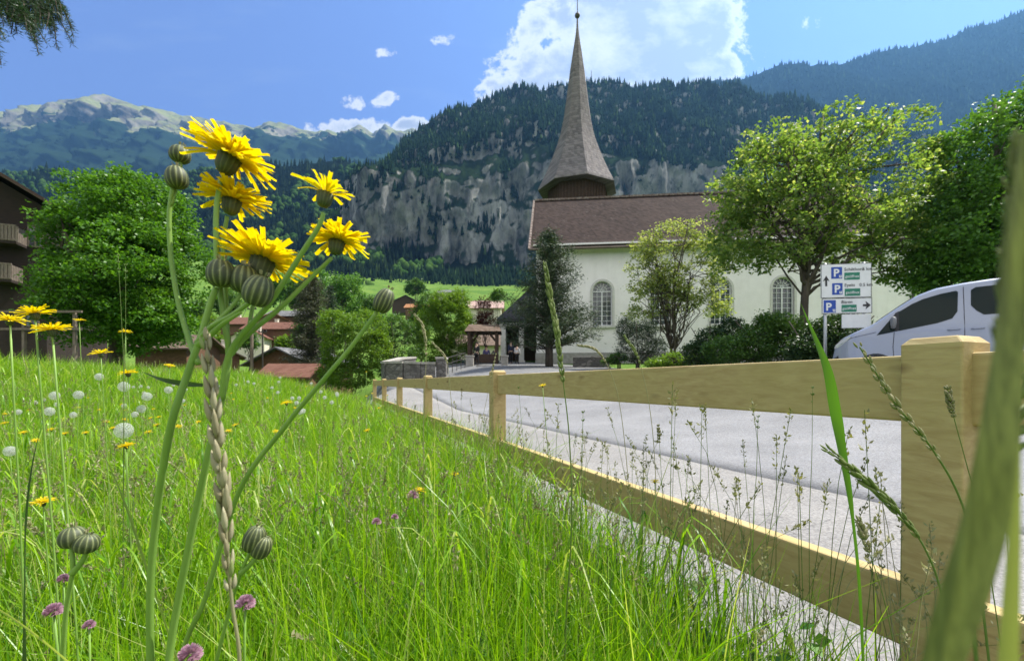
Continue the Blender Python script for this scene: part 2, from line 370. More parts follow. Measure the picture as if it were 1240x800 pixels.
# ------------------------------------------------------------ mountains and cliff
def rockmat(name, rock1, rock2, green1, green2, s, vstretch=0.25, glo=0.5, ghi=0.7, dark=None, forest_z=None):
    m = bpy.data.materials.new(name); m.use_nodes = True; t = NT(m.node_tree); b = t.n['Principled BSDF']
    tc = t.new('ShaderNodeTexCoord').outputs['Object']; v = t.mapping(tc, (1, 1, vstretch))
    n = t.noise(v, s, 8, 0.68, 0.4); n2 = t.noise(v, s * 5, 6, 0.7); n3 = t.noise(tc, s * 0.8, 5, 0.6)
    rock = t.mix(t.new('ShaderNodeMapRange', {0: n, 1: 0.36, 2: 0.62}).outputs[0], rock1, rock2)
    rock = t.mix(t.new('ShaderNodeMapRange', {0: n2, 1: 0.52, 2: 0.66}).outputs[0], rock, t.mix(1.0, rock, (0.35, 0.38, 0.36), 'MULTIPLY'))
    rock = t.mix(t.new('ShaderNodeMapRange', {0: n3, 1: 0.55, 2: 0.7, 4: 0.7}).outputs[0], rock, t.mix(1.0, rock, (0.4, 0.5, 0.42), 'MULTIPLY'))
    gr = t.mix(t.new('ShaderNodeMapRange', {0: n2, 1: 0.3, 2: 0.7}).outputs[0], green1, green2)
    nz = t.new('ShaderNodeSeparateXYZ', {0: t.new('ShaderNodeNewGeometry').outputs['Normal']}).outputs[2]
    nz = t.math('ADD', nz, t.math('MULTIPLY', t.math('SUBTRACT', n2, 0.5), 0.6))
    col = t.mix(t.new('ShaderNodeMapRange', {0: nz, 1: glo, 2: ghi}).outputs[0], rock, gr)
    if forest_z:
        z = t.new('ShaderNodeSeparateXYZ', {0: tc}).outputs[2]
        h = t.math('ADD', z, t.math('MULTIPLY', t.math('SUBTRACT', n3, 0.5), forest_z[2]))
        col = t.mix(t.new('ShaderNodeMapRange', {0: h, 1: forest_z[0], 2: forest_z[1]}).outputs[0], forest_z[3], col)
    t.l.new(col, b.inputs['Base Color']); b.inputs['Roughness'].default_value = 1.0; b.inputs['Specular IOR Level'].default_value = 0.0
    bb = t.new('ShaderNodeBump', {'Strength': 1.0, 'Distance': 0.6 / s * 0.05, 'Height': n2}); t.l.new(bb.outputs[0], b.inputs['Normal'])
    return m
def hill(name, xs, prof, mat, seed, ns, amp_y, amp_z, rows=140, vert=1.0, ridged=True, calm=0.0):
    """xs photo columns; prof(x) -> list of (Y, row) from the foot to the crest and behind; noise roughens it"""
    cols = []
    for x in xs:
        p = prof(x); q = np.array([(Y, EYE + (HY - r) / F * Y) for Y, r in p]); d = np.concatenate([[0], np.cumsum(np.hypot(np.diff(q[:, 0]), np.diff(q[:, 1])))])
        d /= d[-1]; s = np.linspace(0, 1, rows); YY = np.interp(s, d, q[:, 0]); ZZ = np.interp(s, d, q[:, 1])
        cols.append(np.stack([(x - CX) / F * YY, YY, ZZ], -1))
    v = np.array(cols); X, Y, Z = v[..., 0], v[..., 1], v[..., 2]
    w = ss(np.linspace(0, 1, rows) * 12)[None, :] * np.ones((len(xs), 1))
    if calm: sc_ = np.argmax(HY - (Z - EYE) / Y * F * -1 - HY, axis=1)[:, None] / (rows - 1.0); w = w * (1 - calm * np.exp(-((np.linspace(0, 1, rows)[None, :] - sc_) / .05) ** 2))
    n = fbm(X / ns, Z / (ns * vert), Y / ns * 0.5, 6, seed, ridged); n2 = fbm(X / ns * 3, Z / ns * 1.2, 0, 4, seed + 9, True)
    k = ((n - 0.5) * amp_y + (n2 - 0.5) * amp_y * 0.5) * w
    if ridged: k = k + (fbm(X / ns * 7, Z / ns * 4, Y / ns * 3, 3, seed + 5, True) - 0.5) * amp_y * 0.22 * w
    dz = (fbm(X / ns * 1.3, Y / ns * 1.3, 5, 5, seed + 3) - 0.5) * amp_z * w
    v2 = np.stack([X + k * X / Y * 0 , Y - k, Z + dz], -1)
    nc = len(xs); i = np.arange(nc - 1)[:, None] * rows; j = np.arange(rows - 1)[None, :]
    f = np.stack([i + j, i + rows + j, i + rows + j + 1, i + j + 1], -1).reshape(-1, 4)
    o = tag(raw_mesh(name, v2.reshape(-1, 3), f, mat, smooth=False), kind='structure')
    return o, v2
def tab(pts):
    a = np.array(pts, float); return lambda x: float(np.interp(x, a[:, 0], a[:, 1]))

# far rocky range on the left
c_far = tab([(-260, 120), (-120, 150), (0, 141), (15, 142), (30, 147), (45, 139), (55, 134), (67, 138), (80, 127), (95, 122), (115, 118), (135, 122), (165, 128), (190, 134), (215, 140), (240, 147), (262, 152), (275, 150), (290, 156), (310, 160), (330, 154), (345, 153), (365, 157), (385, 162), (400, 160), (420, 167), (440, 158), (455, 166), (470, 158), (485, 164), (500, 160), (540, 175), (640, 170), (720, 190)])
M['far_rock'] = rockmat('alpine_rock', (0.07, 0.068, 0.062), (0.25, 0.23, 0.185), (0.09, 0.12, 0.05), (0.22, 0.22, 0.11), 0.0045, 1.0, 0.45, 0.75,
                        forest_z=(2010, 2060, 1500, (0.014, 0.028, 0.014)))
hill('far_mountains', np.arange(-260, 720, 2.5), lambda x: [(2300, 262), (2900, 225), (3500, 185 + (c_far(x) - 140) * 0.5), (4000, c_far(x) - 1), (4400, c_far(x) + 60), (5200, 330)],
     M['far_rock'], 21, 420, 400, 110, rows=190, calm=.6)

# forested ridge left, half way
M['wood_floor'] = rockmat('forest_floor', (0.006, 0.008, 0.006), (0.012, 0.014, 0.011), (0.003, 0.006, 0.004), (0.006, 0.011, 0.006), 0.01, 0.5, 0.15, 0.4)
c_left = tab([(-300, 190), (0, 212), (60, 206), (120, 214), (180, 218), (240, 208), (300, 204), (360, 200), (420, 197), (460, 200), (520, 190), (600, 190)])
_, v_left = hill('left_ridge', np.arange(-300, 600, 3), lambda x: [(430, 372), (600, 338), (800, 290), (1250, c_left(x)), (1450, c_left(x) + 40), (1900, 330)],
                 M['wood_floor'], 31, 160, 60, 50, rows=120, ridged=False)

# the cliff in the middle with its forest on top
c_top = tab([(395, 262), (420, 235), (450, 215), (480, 193), (500, 178), (515, 163), (530, 151), (560, 137), (600, 123), (640, 116), (680, 113), (720, 109), (780, 108), (830, 113), (880, 116), (930, 122), (1000, 140), (1100, 170), (1320, 220)])
c_lip = tab([(395, 275), (430, 216), (450, 212), (480, 208), (520, 224), (560, 232), (590, 222), (620, 210), (680, 196), (740, 204), (800, 196), (850, 205), (900, 230), (980, 270), (1100, 300), (1320, 320)])
c_lip2 = tab([(395, 270), (480, 200), (520, 190), (560, 180), (600, 168), (650, 160), (700, 170), (760, 182), (840, 178), (900, 210), (1000, 250), (1320, 300)])
M['cliff'] = rockmat('cliff_limestone', (0.045, 0.046, 0.048), (0.26, 0.255, 0.24), (0.008, 0.016, 0.008), (0.016, 0.028, 0.012), 0.026, 0.5, 0.22, 0.42)
def p_cliff(x):
    e = ss((x - 395) / 60); b = 1 - float(e)
    return [(560 + 200 * b, 352), (640 + 240 * b, 340), (690 + 260 * b, 334), (712 + 262 * b, (334 + c_lip(x)) / 2), (728 + 264 * b, c_lip(x)), (775 + 260 * b, (c_lip(x) + c_lip2(x)) / 2), (790 + 260 * b, c_lip2(x)), (1000 + 200 * b, c_top(x)), (1150 + 200 * b, c_top(x) + 40), (1500, 330)]
_, v_cliff = hill('cliff_hill', np.arange(395, 1320, 2.2), p_cliff, M['cliff'], 44, 90, 62, 22, rows=230, vert=2.2)

# long wooded mountain on the right
c_right = tab([(700, 130), (780, 122), (820, 117), (845, 107), (880, 97), (940, 87), (990, 82), (1035, 70), (1080, 57), (1110, 50), (1150, 44), (1200, 27), (1240, 12), (1300, -8), (1450, -60), (1700, -90)])
_, v_right = hill('right_mountain', np.arange(700, 1700, 4), lambda x: [(900, 300), (1200, 240), (1600, 150 + (c_right(x) - 60) * 0.5), (2000, c_right(x)), (2300, c_right(x) + 40), (3000, 300)],
                  M['wood_floor'], 51, 260, 120, 60, rows=130, ridged=False)

# forests of single conifers and round trees (far too many to count)
def cone_trees(pts, hs, wr, seed, sides=5, layers=2):
    r = np.random.default_rng(seed); n = len(pts); V = []; Fc = []; per = layers * (sides + 1)
    ang = r.uniform(0, 2 * np.pi, n)
    for l in range(layers):
        z0 = (0.02 + 0.42 * l) if layers > 1 else 0.0; z1 = 1.0 if l == layers - 1 else 0.78; w = wr * (1 - 0.42 * l)
        for k in range(sides):
            t = ang + 2 * np.pi * k / sides + l * 0.6; rr = hs * w * r.uniform(0.7, 1.25, n)
            V.append(pts + np.stack([np.cos(t) * rr, np.sin(t) * rr, hs * (z0 + r.uniform(-.05, .05, n))], -1))
        V.append(pts + np.stack([r.uniform(-.01, .01, n) * hs, 0 * hs, hs * z1], -1))
        b = l * (sides + 1)
        Fc += [(b + k, b + (k + 1) % sides, b + sides) for k in range(sides)]
    V = np.stack(V, 1).reshape(-1, 3); Fc = np.array(Fc)[None] + (np.arange(n) * per)[:, None, None]
    return V, Fc.reshape(-1, 3)
_ico = None
def ico():
    global _ico
    if _ico is None:
        import bmesh
        bm = bmesh.new(); bmesh.ops.create_icosphere(bm, subdivisions=1, radius=1); bm.verts.ensure_lookup_table()
        _ico = (np.array([v.co[:] for v in bm.verts]), np.array([[v.index for v in f.verts] for f in bm.faces])); bm.free()
    return _ico
def ball_trees(pts, hs, seed):
    iv, fi = ico(); r = np.random.default_rng(seed); n = len(pts)
    j = 1 + r.uniform(-0.25, 0.25, (n, len(iv), 1))
    v = pts[:, None] + iv[None] * j * np.stack([hs * .42, hs * .42, hs * .5], -1)[:, None] + np.stack([0 * hs, 0 * hs, hs * .5], -1)[:, None]
    f = fi[None] + (np.arange(n) * len(iv))[:, None, None]; return v.reshape(-1, 3), f.reshape(-1, 3)
def grid_sample(v, n, seed, keep):
    """random points on a hill grid, even in the view; keep(P, steep, col, row) -> bool mask"""
    r = np.random.default_rng(seed); nc, nr = v.shape[:2]
    px = CX + v[..., 0] / v[..., 1] * F; py = HY - (v[..., 2] - EYE) / v[..., 1] * F
    ar = np.abs(np.diff(px, axis=0)[:, :-1] * np.diff(py, axis=1)[:-1]) + 0.15
    ar = ar / ar.sum(); idx = r.choice(ar.size, n, p=ar.ravel()); ci, ri = np.divmod(idx, nr - 1)
    a, b = r.uniform(0, 1, (2, n, 1)); A, B, C_ = v[ci, ri], v[ci + 1, ri], v[ci, ri + 1]
    p = A + a * (B - A) + b * (C_ - A); nrm = np.cross(B - A, C_ - A); st = np.abs(nrm[:, 2]) / (np.linalg.norm(nrm, axis=1) + 1e-9)
    m = keep(p, st); return p[m]
M['conifer'] = islandmat('far_conifer', (0.004, 0.010, 0.006), (0.010, 0.021, 0.010), c3=(0.026, 0.048, 0.015), p3=0.93)
M['conifer_pale'] = islandmat('far_conifer_pale', (0.003, 0.007, 0.005), (0.008, 0.015, 0.008), c3=(0.016, 0.028, 0.010), p3=0.9)
M['broad_far'] = islandmat('far_broadleaf', (0.02, 0.048, 0.011), (0.042, 0.08, 0.018))
def wood(name, pts, h0, h1, wr, seed, mat, layers=2, sides=5):
    r = np.random.default_rng(seed); hs = r.uniform(h0, h1, len(pts)) * (0.8 + 0.5 * vnoise(pts[:, 0] / 40, pts[:, 1] / 40, 0, seed)); p = pts.copy(); p[:, 2] -= hs * 0.1
    V, Fc = cone_trees(p, hs, wr, seed, sides, layers); tag(raw_mesh(name, V, Fc, mat), kind='stuff')
def keep_cliff(p, st):
    n = fbm(p[:, 0] / 45, p[:, 2] / 60, p[:, 1] / 80, 3, 77)
    px = CX + p[:, 0] / p[:, 1] * F; py = HY - (p[:, 2] - EYE) / p[:, 1] * F
    top = np.interp(px, [395, 480, 560, 650, 760, 900, 1320], [270, 200, 182, 165, 182, 212, 300])
    on_top = (py < top + 8) & (n > 0.30) & (st > 0.2)
    ledge = (st > 0.46) & (n > 0.62)
    foot = py > 330 + 8 * np.sin(px / 17.0)
    bare = (py < top + 8) & (n < 0.36) & (st < 0.5)
    return (on_top | ledge | foot) & ~bare
pc = grid_sample(v_cliff, 62000, 5, keep_cliff)
wood('cliff_forest', pc, 9, 20, 0.19, 6, M['conifer'])
keep_l = lambda p, st: (HY - (p[:, 2] - EYE) / p[:, 1] * F < 346 + 14 * np.sin(p[:, 0] / 40) - 14 * ss((p[:, 0] + 160) / 60))
pl = grid_sample(v_left, 17000, 8, keep_l)
mk = fbm(pl[:, 0] / 60, pl[:, 1] / 60, 0, 3, 5) > 0.56
wood('left_ridge_forest', pl[~mk], 15, 27, 0.18, 9, M['conifer_pale'])
rb = np.random.default_rng(3); V_, F_ = ball_trees(pl[mk], rb.uniform(9, 17, mk.sum()), 4); tag(raw_mesh('left_ridge_broadleaf_woods', V_, F_, M['broad_far']), kind='stuff')
pr = grid_sample(v_right, 56000, 11, lambda p, st: p[:, 2] > -50)
wood('right_mountain_forest', pr, 15, 25, 0.2, 12, M['conifer_pale'], layers=1, sides=4)
# ------------------------------------------------------------ church
def tiles(name, c1, c2, pitch=0.17, tw=0.18, ax='Z', bumpy=0.6):
    m = bpy.data.materials.new(name); m.use_nodes = True; t = NT(m.node_tree); b = t.n['Principled BSDF']
    tc = t.new('ShaderNodeTexCoord').outputs['Object']; s = t.new('ShaderNodeSeparateXYZ', {0: tc})
    zz = t.math('DIVIDE', s.outputs[2], pitch); row = t.math('FLOOR', zz); fr = t.math('FRACT', zz)
    h = t.math('DIVIDE', t.math('ADD', s.outputs[0], s.outputs[1] if ax != 'X' else 0.0), tw); hc = t.math('FLOOR', t.math('ADD', h, t.math('MULTIPLY', row, 0.5)))
    w = t.new('ShaderNodeTexWhiteNoise', {0: t.new('ShaderNodeCombineXYZ', {0: hc, 1: row, 2: 0.0}).outputs[0]}, noise_dimensions='3D').outputs[0]
    n = t.noise(tc, 0.35, 6, 0.65); k = t.math('ADD', t.math('MULTIPLY', w, 0.55), t.math('MULTIPLY', n, 0.7))
    col = t.mix(t.new('ShaderNodeMapRange', {0: k, 1: 0.3, 2: 0.95}).outputs[0], c1, c2)
    gap = t.math('LESS_THAN', fr, 0.12); col = t.mix(t.math('MULTIPLY', gap, 0.5), col, (0.02, 0.02, 0.02))
    lich = t.noise(tc, 1.6, 6, 0.7); col = t.mix(t.new('ShaderNodeMapRange', {0: lich, 1: 0.62, 2: 0.72, 4: 0.4}).outputs[0], col, (0.16, 0.145, 0.12))
    t.l.new(col, b.inputs['Base Color']); b.inputs['Roughness'].default_value = 0.9; b.inputs['Specular IOR Level'].default_value = 0.12
    hh = t.math('ADD', fr, t.math('MULTIPLY', w, 0.4)); bb = t.new('ShaderNodeBump', {'Strength': bumpy, 'Distance': 0.03, 'Height': hh}); t.l.new(bb.outputs[0], b.inputs['Normal'])
    return m
def stain(t, tc, col):
    s = t.noise(t.mapping(tc, (1.2, 1.2, 0.12)), 1.6, 5, 0.6)
    return t.mix(t.new('ShaderNodeMapRange', {0: s, 1: 0.5, 2: 0.75, 4: 0.2}).outputs[0], col, (0.45, 0.44, 0.38))
M['plaster'] = pmat('church_plaster', (0.81, 0.78, 0.76), (0.87, 0.84, 0.82), 1.5, 0.9, 0.15, 25, extra=stain)
M['plinth'] = pmat('plinth_stone', (0.26, 0.25, 0.23), (0.38, 0.37, 0.34), 3, 0.9, 0.4)
M['trimstone'] = pmat('window_stone', (0.50, 0.50, 0.46), (0.60, 0.59, 0.54), 5, 0.85, 0.2)
M['tile'] = tiles('church_roof_tiles', (0.026, 0.018, 0.016), (0.058, 0.040, 0.035))
M['shingle'] = tiles('spire_shingles', (0.115, 0.105, 0.108), (0.22, 0.20, 0.20), 0.28, 0.22, bumpy=0.5)
M['slate'] = tiles('porch_slates', (0.035, 0.035, 0.04), (0.07, 0.07, 0.075), 0.2, 0.25)
M['ridge'] = pmat('ridge_mortar', (0.26, 0.22, 0.19), (0.10, 0.06, 0.05), 6, 0.9, 0.5)
M['darkwood'] = pmat('dark_timber', (0.035, 0.022, 0.015), (0.075, 0.045, 0.028), 4, 0.8, 0.3, stretch=(1, 1, 6))
M['white'] = pmat('white_paint', (0.75, 0.76, 0.75), (0.68, 0.69, 0.68), 3, 0.5)
M['glass'] = pmat('old_glass', (0.035, 0.045, 0.055), (0.08, 0.10, 0.11), 2.0, 0.08, 0.3, 1.5, spec=0.8)
M['metal'] = pmat('dark_metal', (0.06, 0.055, 0.05), (0.1, 0.09, 0.08), 6, 0.45, metal=0.6)
M['gutter'] = pmat('copper_gutter', (0.10, 0.075, 0.06), (0.16, 0.13, 0.10), 6, 0.5, metal=0.5)

CHY = 2.0                                           # churchyard level
ch = empty('church', (1.85, 34.0, CHY), 'white plastered village church with brown tiled roof and tall pointed shingle spire', 'church', rz=-rad(6))
L, HW, EZ, RZ = 26.4, 6.0, 11.1 - CHY, 17.0 - CHY   # length, half width, eave, ridge above the yard
wins = [4.95, 9.2, 13.5, 17.8, 22.1]
WW, WS, WT = 0.74, 5.03 - CHY, 8.35 - CHY            # half width, sill, crown of the arch
def arch(cx, hw, z0, zt, n=14):
    zc = zt - hw
    return [(cx - hw, z0), (cx + hw, z0)] + [(cx + hw * math.cos(math.pi * i / n), zc + hw * math.sin(math.pi * i / n)) for i in range(n + 1)]
def wall_with_arches(name, parent, mat):
    """front wall with real arched holes: strips between, below and above each opening"""
    b = MB(); th = 0.55; x = 0.0
    def slab(x0, x1, z0, z1): b.box(x0, x1, 0, th, z0, z1)
    for c in wins:
        slab(x, c - WW, 0, EZ); slab(c - WW, c + WW, 0, WS)
        zc = WT - WW; n = 12
        pts = [(c - WW * math.cos(math.pi * i / n), zc + WW * math.sin(math.pi * i / n)) for i in range(n + 1)]
        for (xa, za), (xb, zb) in zip(pts[:-1], pts[1:]):
            b.prism([(xa, za), (xb, zb), (xb, EZ), (xa, EZ)], lambda u, w, k: (u, th * k, w))
        x = c + WW
    slab(x, L, 0, EZ)
    return b.build(name, mat, parent)
wall_with_arches('front_wall', ch, M['plaster'])
b = MB(); b.box(0, L, 2 * HW - 0.5, 2 * HW, 0, EZ); b.box(0, 0.5, 0.55, 2 * HW - 0.5, 0, EZ); b.box(L - 0.5, L, 0.55, 2 * HW - 0.5, 0, EZ)
for x0, x1 in ((0, 0.5), (L - 0.5, L)):
    b.prism([(0.01, EZ - 0.35), (2 * HW - 0.01, EZ - 0.35), (HW, RZ - 0.45)], lambda u, w, k: (x0 + k * (x1 - x0), u, w))
b.build('gable_wall', M['plaster'], ch)
MB().box(-0.06, L + 0.06, -0.07, -0.003, 0, 1.0).build('plinth', M['plinth'], ch)
b = MB(); b.box(0, L, -0.16, -0.002, EZ - 0.32, EZ - 0.1); b.box(-0.2, L + 0.2, -0.62, -0.17, EZ - 0.14, EZ - 0.02); b.build('cornice', M['plaster'], ch)
def roof_part():
    b = MB(); ov = 0.75; gz_ = 0.45; th = 0.28; sl_ = (RZ - EZ) / HW
    for sgn in (0, 1):
        pr = [(-ov, EZ - ov * sl_ * 0.55), (0.6, EZ + 0.6 * sl_ * 0.8), (HW, RZ), (HW, RZ - th), (0.6, EZ + 0.6 * sl_ * 0.8 - th), (-ov, EZ - ov * sl_ * 0.55 - 0.12)]
        b.prism(pr, lambda u, w, k: (-gz_ + k * (L + 2 * gz_), (2 * HW - u) if sgn else u, w))
    return b.build('roof', M['tile'], ch)
rf = roof_part()
b = MB(); r_ = random.Random(2)
x = -0.45
while x < L + 0.4:
    b.bar((x, HW, RZ + 0.05), (x + 0.4, HW, RZ + 0.075), 0.26, 0.16); x += 0.42
b.build('ridge_tiles', M['ridge'], rf)
b = MB(); k = 0
for i in range(20):
    t = i / 20; b.bar((-0.5, -0.7 + t * 6.7, EZ - 0.35 + t * (RZ - EZ + 0.42)), (-0.5, -0.7 + (t + 0.043) * 6.7, EZ - 0.35 + (t + 0.043) * (RZ - EZ + 0.42)), 0.16, 0.1)
b.build('verge_tiles', M['ridge'], rf)
b = MB(); b.tube([(-0.5, -0.85, EZ - 0.46), (L + 0.5, -0.85, EZ - 0.46)], 0.085, 8); b.build('gutter', M['gutter'], rf)
b = MB(); b.tube([(L - 0.12, -0.85, EZ - 0.5), (L - 0.12, -0.15, EZ - 1.1), (L - 0.12, -0.13, 0.1)], 0.07, 8)
for z in (2, 4, 6): b.lathe([(0.09, -.03), (0.09, .03)], 10, (L - 0.12, -0.13, z))
b.build('downpipe', M['metal'], ch)
def arch_window(c):
    fr = MB(); th = 0.06
    o1, o2 = arch(c, WW + 0.16, WS - 0.02, WT + 0.16), arch(c, WW, WS, WT)
    n = len(o1); v = [(u, -0.05, w) for u, w in o1] + [(u, -0.05, w) for u, w in o2] + [(u, 0.01, w) for u, w in o1] + [(u, 0.2, w) for u, w in o2]
    f = []
    for i in range(n):
        j = (i + 1) % n
        if i == 0: continue
        f += [(i, j, n + j, n + i), (i, 2 * n + i, 2 * n + j, j), (n + i, n + j, 3 * n + j, 3 * n + i)]
    fr.add(v, f); w = fr.build('window_surround', M['trimstone'], ch)
    MB().box(c - WW - 0.25, c + WW + 0.25, -0.16, -0.004, WS - 0.2, WS - 0.03).build('sill', M['trimstone'], w)
    g = MB(); g.prism(arch(c, WW - 0.001, WS, WT), lambda u, q, k: (u, 0.30 + 0.02 * k, q)); g.build('glass', M['glass'], w)
    s = MB(); zc = WT - WW
    s.box(c - 0.045, c + 0.045, 0.2, 0.27, WS + 0.06, zc + 0.05)
    for u in (-WW, WW - 0.07): s.box(c + u, c + u + 0.07, 0.2, 0.27, WS, zc)
    s.box(c - WW + 0.07, c + WW - 0.07, 0.205, 0.265, WS, WS + 0.06); s.box(c - WW + .07, c - .045, 0.205, 0.265, zc - 0.04, zc + 0.04); s.box(c + .045, c + WW - .07, 0.205, 0.265, zc - 0.04, zc + 0.04)
    for sx in (-1, 1):
        xm = c + sx * WW * 0.5; s.box(xm - 0.014, xm + 0.014, 0.21, 0.255, WS + 0.06, zc - 0.04)
        for i in range(1, 7):
            z = WS + (zc - WS) * i / 7; xa, xb = sorted((c + sx * 0.045, c + sx * (WW - 0.07)))
            s.box(xa, xm - 0.015, 0.213, 0.25, z - 0.014, z + 0.014); s.box(xm + 0.015, xb, 0.213, 0.25, z - 0.014, z + 0.014)
    for i in range(1, 7):
        a = math.pi * i / 7; s.bar((c + 0.1 * math.cos(a), 0.235, zc + 0.06 + 0.1 * math.sin(a)), (c + (WW - .05) * math.cos(a), 0.235, zc + (WW - .05) * math.sin(a)), 0.03, 0.03, up=(0, 1, 0))
    for rr, wd in ((WW - 0.035, 0.07), (WW * 0.5, 0.028), (0.1, 0.04)):
        for i in range(12):
            a, a2 = math.pi * i / 12, math.pi * (i + 1.1) / 12
            s.bar((c + rr * math.cos(a), 0.238, zc + .05 + rr * math.sin(a) * .96), (c + rr * math.cos(a2), 0.238, zc + .05 + rr * math.sin(a2) * .96), wd, 0.035, up=(0, 1, 0))
    s.build('glazing_bars', M['white'], w)
for c in wins: arch_window(c)

# tower and spire stand behind the ridge; built in world axes, then parented to the church
def world_part(mb, name, mat, parent=ch, **kw):
    inv = ch.matrix_world.inverted() if False else (Matrix.Translation(ch.location) @ Matrix.Rotation(ch.rotation_euler.z, 4, 'Z')).inverted()
    mb.v = [tuple(inv @ Vector(q)) for q in mb.v]; return mb.build(name, mat, parent, **kw)
TX, TY = 6.6, 45.0; o8 = -math.pi / 2 + rad(5)
tw = world_part(MB().box(TX - 2.7, TX + 2.7, TY - 2.7, TY + 2.7, CHY, 18.0), 'tower', M['plaster'])
b = MB()
b.lathe([(2.9, 17.9), (2.95, 20.6)], 8, (TX, TY, 0), ph=o8)
bf = world_part(b, 'belfry', M['darkwood'], tw)
b = MB()
for k in range(8):
    a = o8 + k * math.pi / 4
    for j in range(7):
        u = (j + .5) / 7; p = Vector((math.cos(a), math.sin(a))) * (1 - u) + Vector((math.cos(a + math.pi / 4), math.sin(a + math.pi / 4))) * u
        b.bar((TX + p.x * 2.98, TY + p.y * 2.98, 18.3), (TX + p.x * 2.98, TY + p.y * 2.98, 20.4), 0.1, 0.1)
world_part(b, 'belfry_posts', M['darkwood'], bf)
prof = [(4.02, 19.95), (3.98, 20.15), (3.55, 21.0), (3.05, 22.1), (2.55, 23.3), (2.1, 24.5), (1.72, 25.8), (1.42, 27.2), (1.18, 28.8), (0.96, 30.5), (0.74, 32.2), (0.47, 34.0), (0.2, 35.7), (0.1, 36.6)]
b = MB(); b.lathe(prof, 8, (TX, TY, 0), ph=o8); world_part(b, 'spire', M['shingle'], tw)
b = MB(); b.lathe([(0.11, 36.5), (0.07, 37.5)], 8, (TX, TY, 0)); b.ball((TX, TY, 37.75), 0.27, 12); b.lathe([(0.05, 37.9), (0.03, 40.6)], 6, (TX, TY, 0))
b.bar((TX - .45, TY, 39.9), (TX + .45, TY, 39.9), 0.05)
world_part(b, 'finial', M['metal'], tw)
# porch at the west end
b = MB(); p0 = (-4.4, 36.0)
zb, zt = 5.75, 9.6
v = [(-1.2, 35.0, zb), (4.6, 35.0, zb), (-1.2, 43.0, zb), (4.6, 43.0, zb), (2.2, 39.0, zt), (4.6, 39.0, zt), (-1.2, 35.0, zb - .22), (4.6, 35.0, zb - .22), (-1.2, 43.0, zb - .22), (4.6, 43.0, zb - .22)]
b.add(v, [(0, 1, 5, 4), (2, 4, 5, 3), (0, 4, 2), (0, 6, 7, 1), (0, 2, 8, 6), (2, 3, 9, 8), (6, 8, 9, 7), (1, 7, 9, 3, 5)])
po = world_part(b, 'porch_roof', M['slate'])
for x in (-0.7, 0.75):
    for y in (35.5, 42.4):
        b = MB(); b.box(x - .2, x + .2, y - .2, y + .2, CHY - .2, zb - 0.6); b.box(x - .28, x + .28, y - .28, y + .28, CHY - .2, CHY + .5); b.box(x - .27, x + .27, y - .27, y + .27, zb - .6, zb - .23); world_part(b, 'porch_column', M['trimstone'])
b = MB(); b.box(-1.0, 4.5, 42.3, 42.6, CHY - .3, zb - .24); b.box(-1.0, -.8, 36, 42.2, CHY - .3, CHY + .9); world_part(b, 'porch_wall', M['darkwood'])  # walls in a dark colour that stands for the shade inside the porch
b = MB(); b.box(-1.0, 2.2, 35.25, 35.5, zb - .55, zb - .24)
world_part(b, 'porch_beam', M['trimstone'])

# ------------------------------------------------------------ generic chalet
M['brickroof'] = tiles('red_brown_tiles', (0.11, 0.05, 0.035), (0.17, 0.085, 0.06), 0.2, 0.22)
M['tanroof'] = tiles('weathered_tiles', (0.11, 0.075, 0.055), (0.18, 0.135, 0.105), 0.2, 0.22)
M['orangeroof'] = tiles('orange_tiles', (0.24, 0.11, 0.05), (0.32, 0.16, 0.075), 0.2, 0.22)
M['greyroof'] = tiles('grey_slabs', (0.09, 0.09, 0.095), (0.18, 0.18, 0.18), 0.3, 0.3)
M['brownwood'] = pmat('brown_boards', (0.085, 0.045, 0.025), (0.16, 0.085, 0.045), 3, 0.85, 0.3, stretch=(1, 1, 5))
M['palewall'] = pmat('pale_render', (0.55, 0.50, 0.40), (0.62, 0.57, 0.48), 2, 0.9)
M['pinkwall'] = pmat('faded_boards', (0.30, 0.20, 0.17), (0.36, 0.26, 0.22), 2, 0.9)
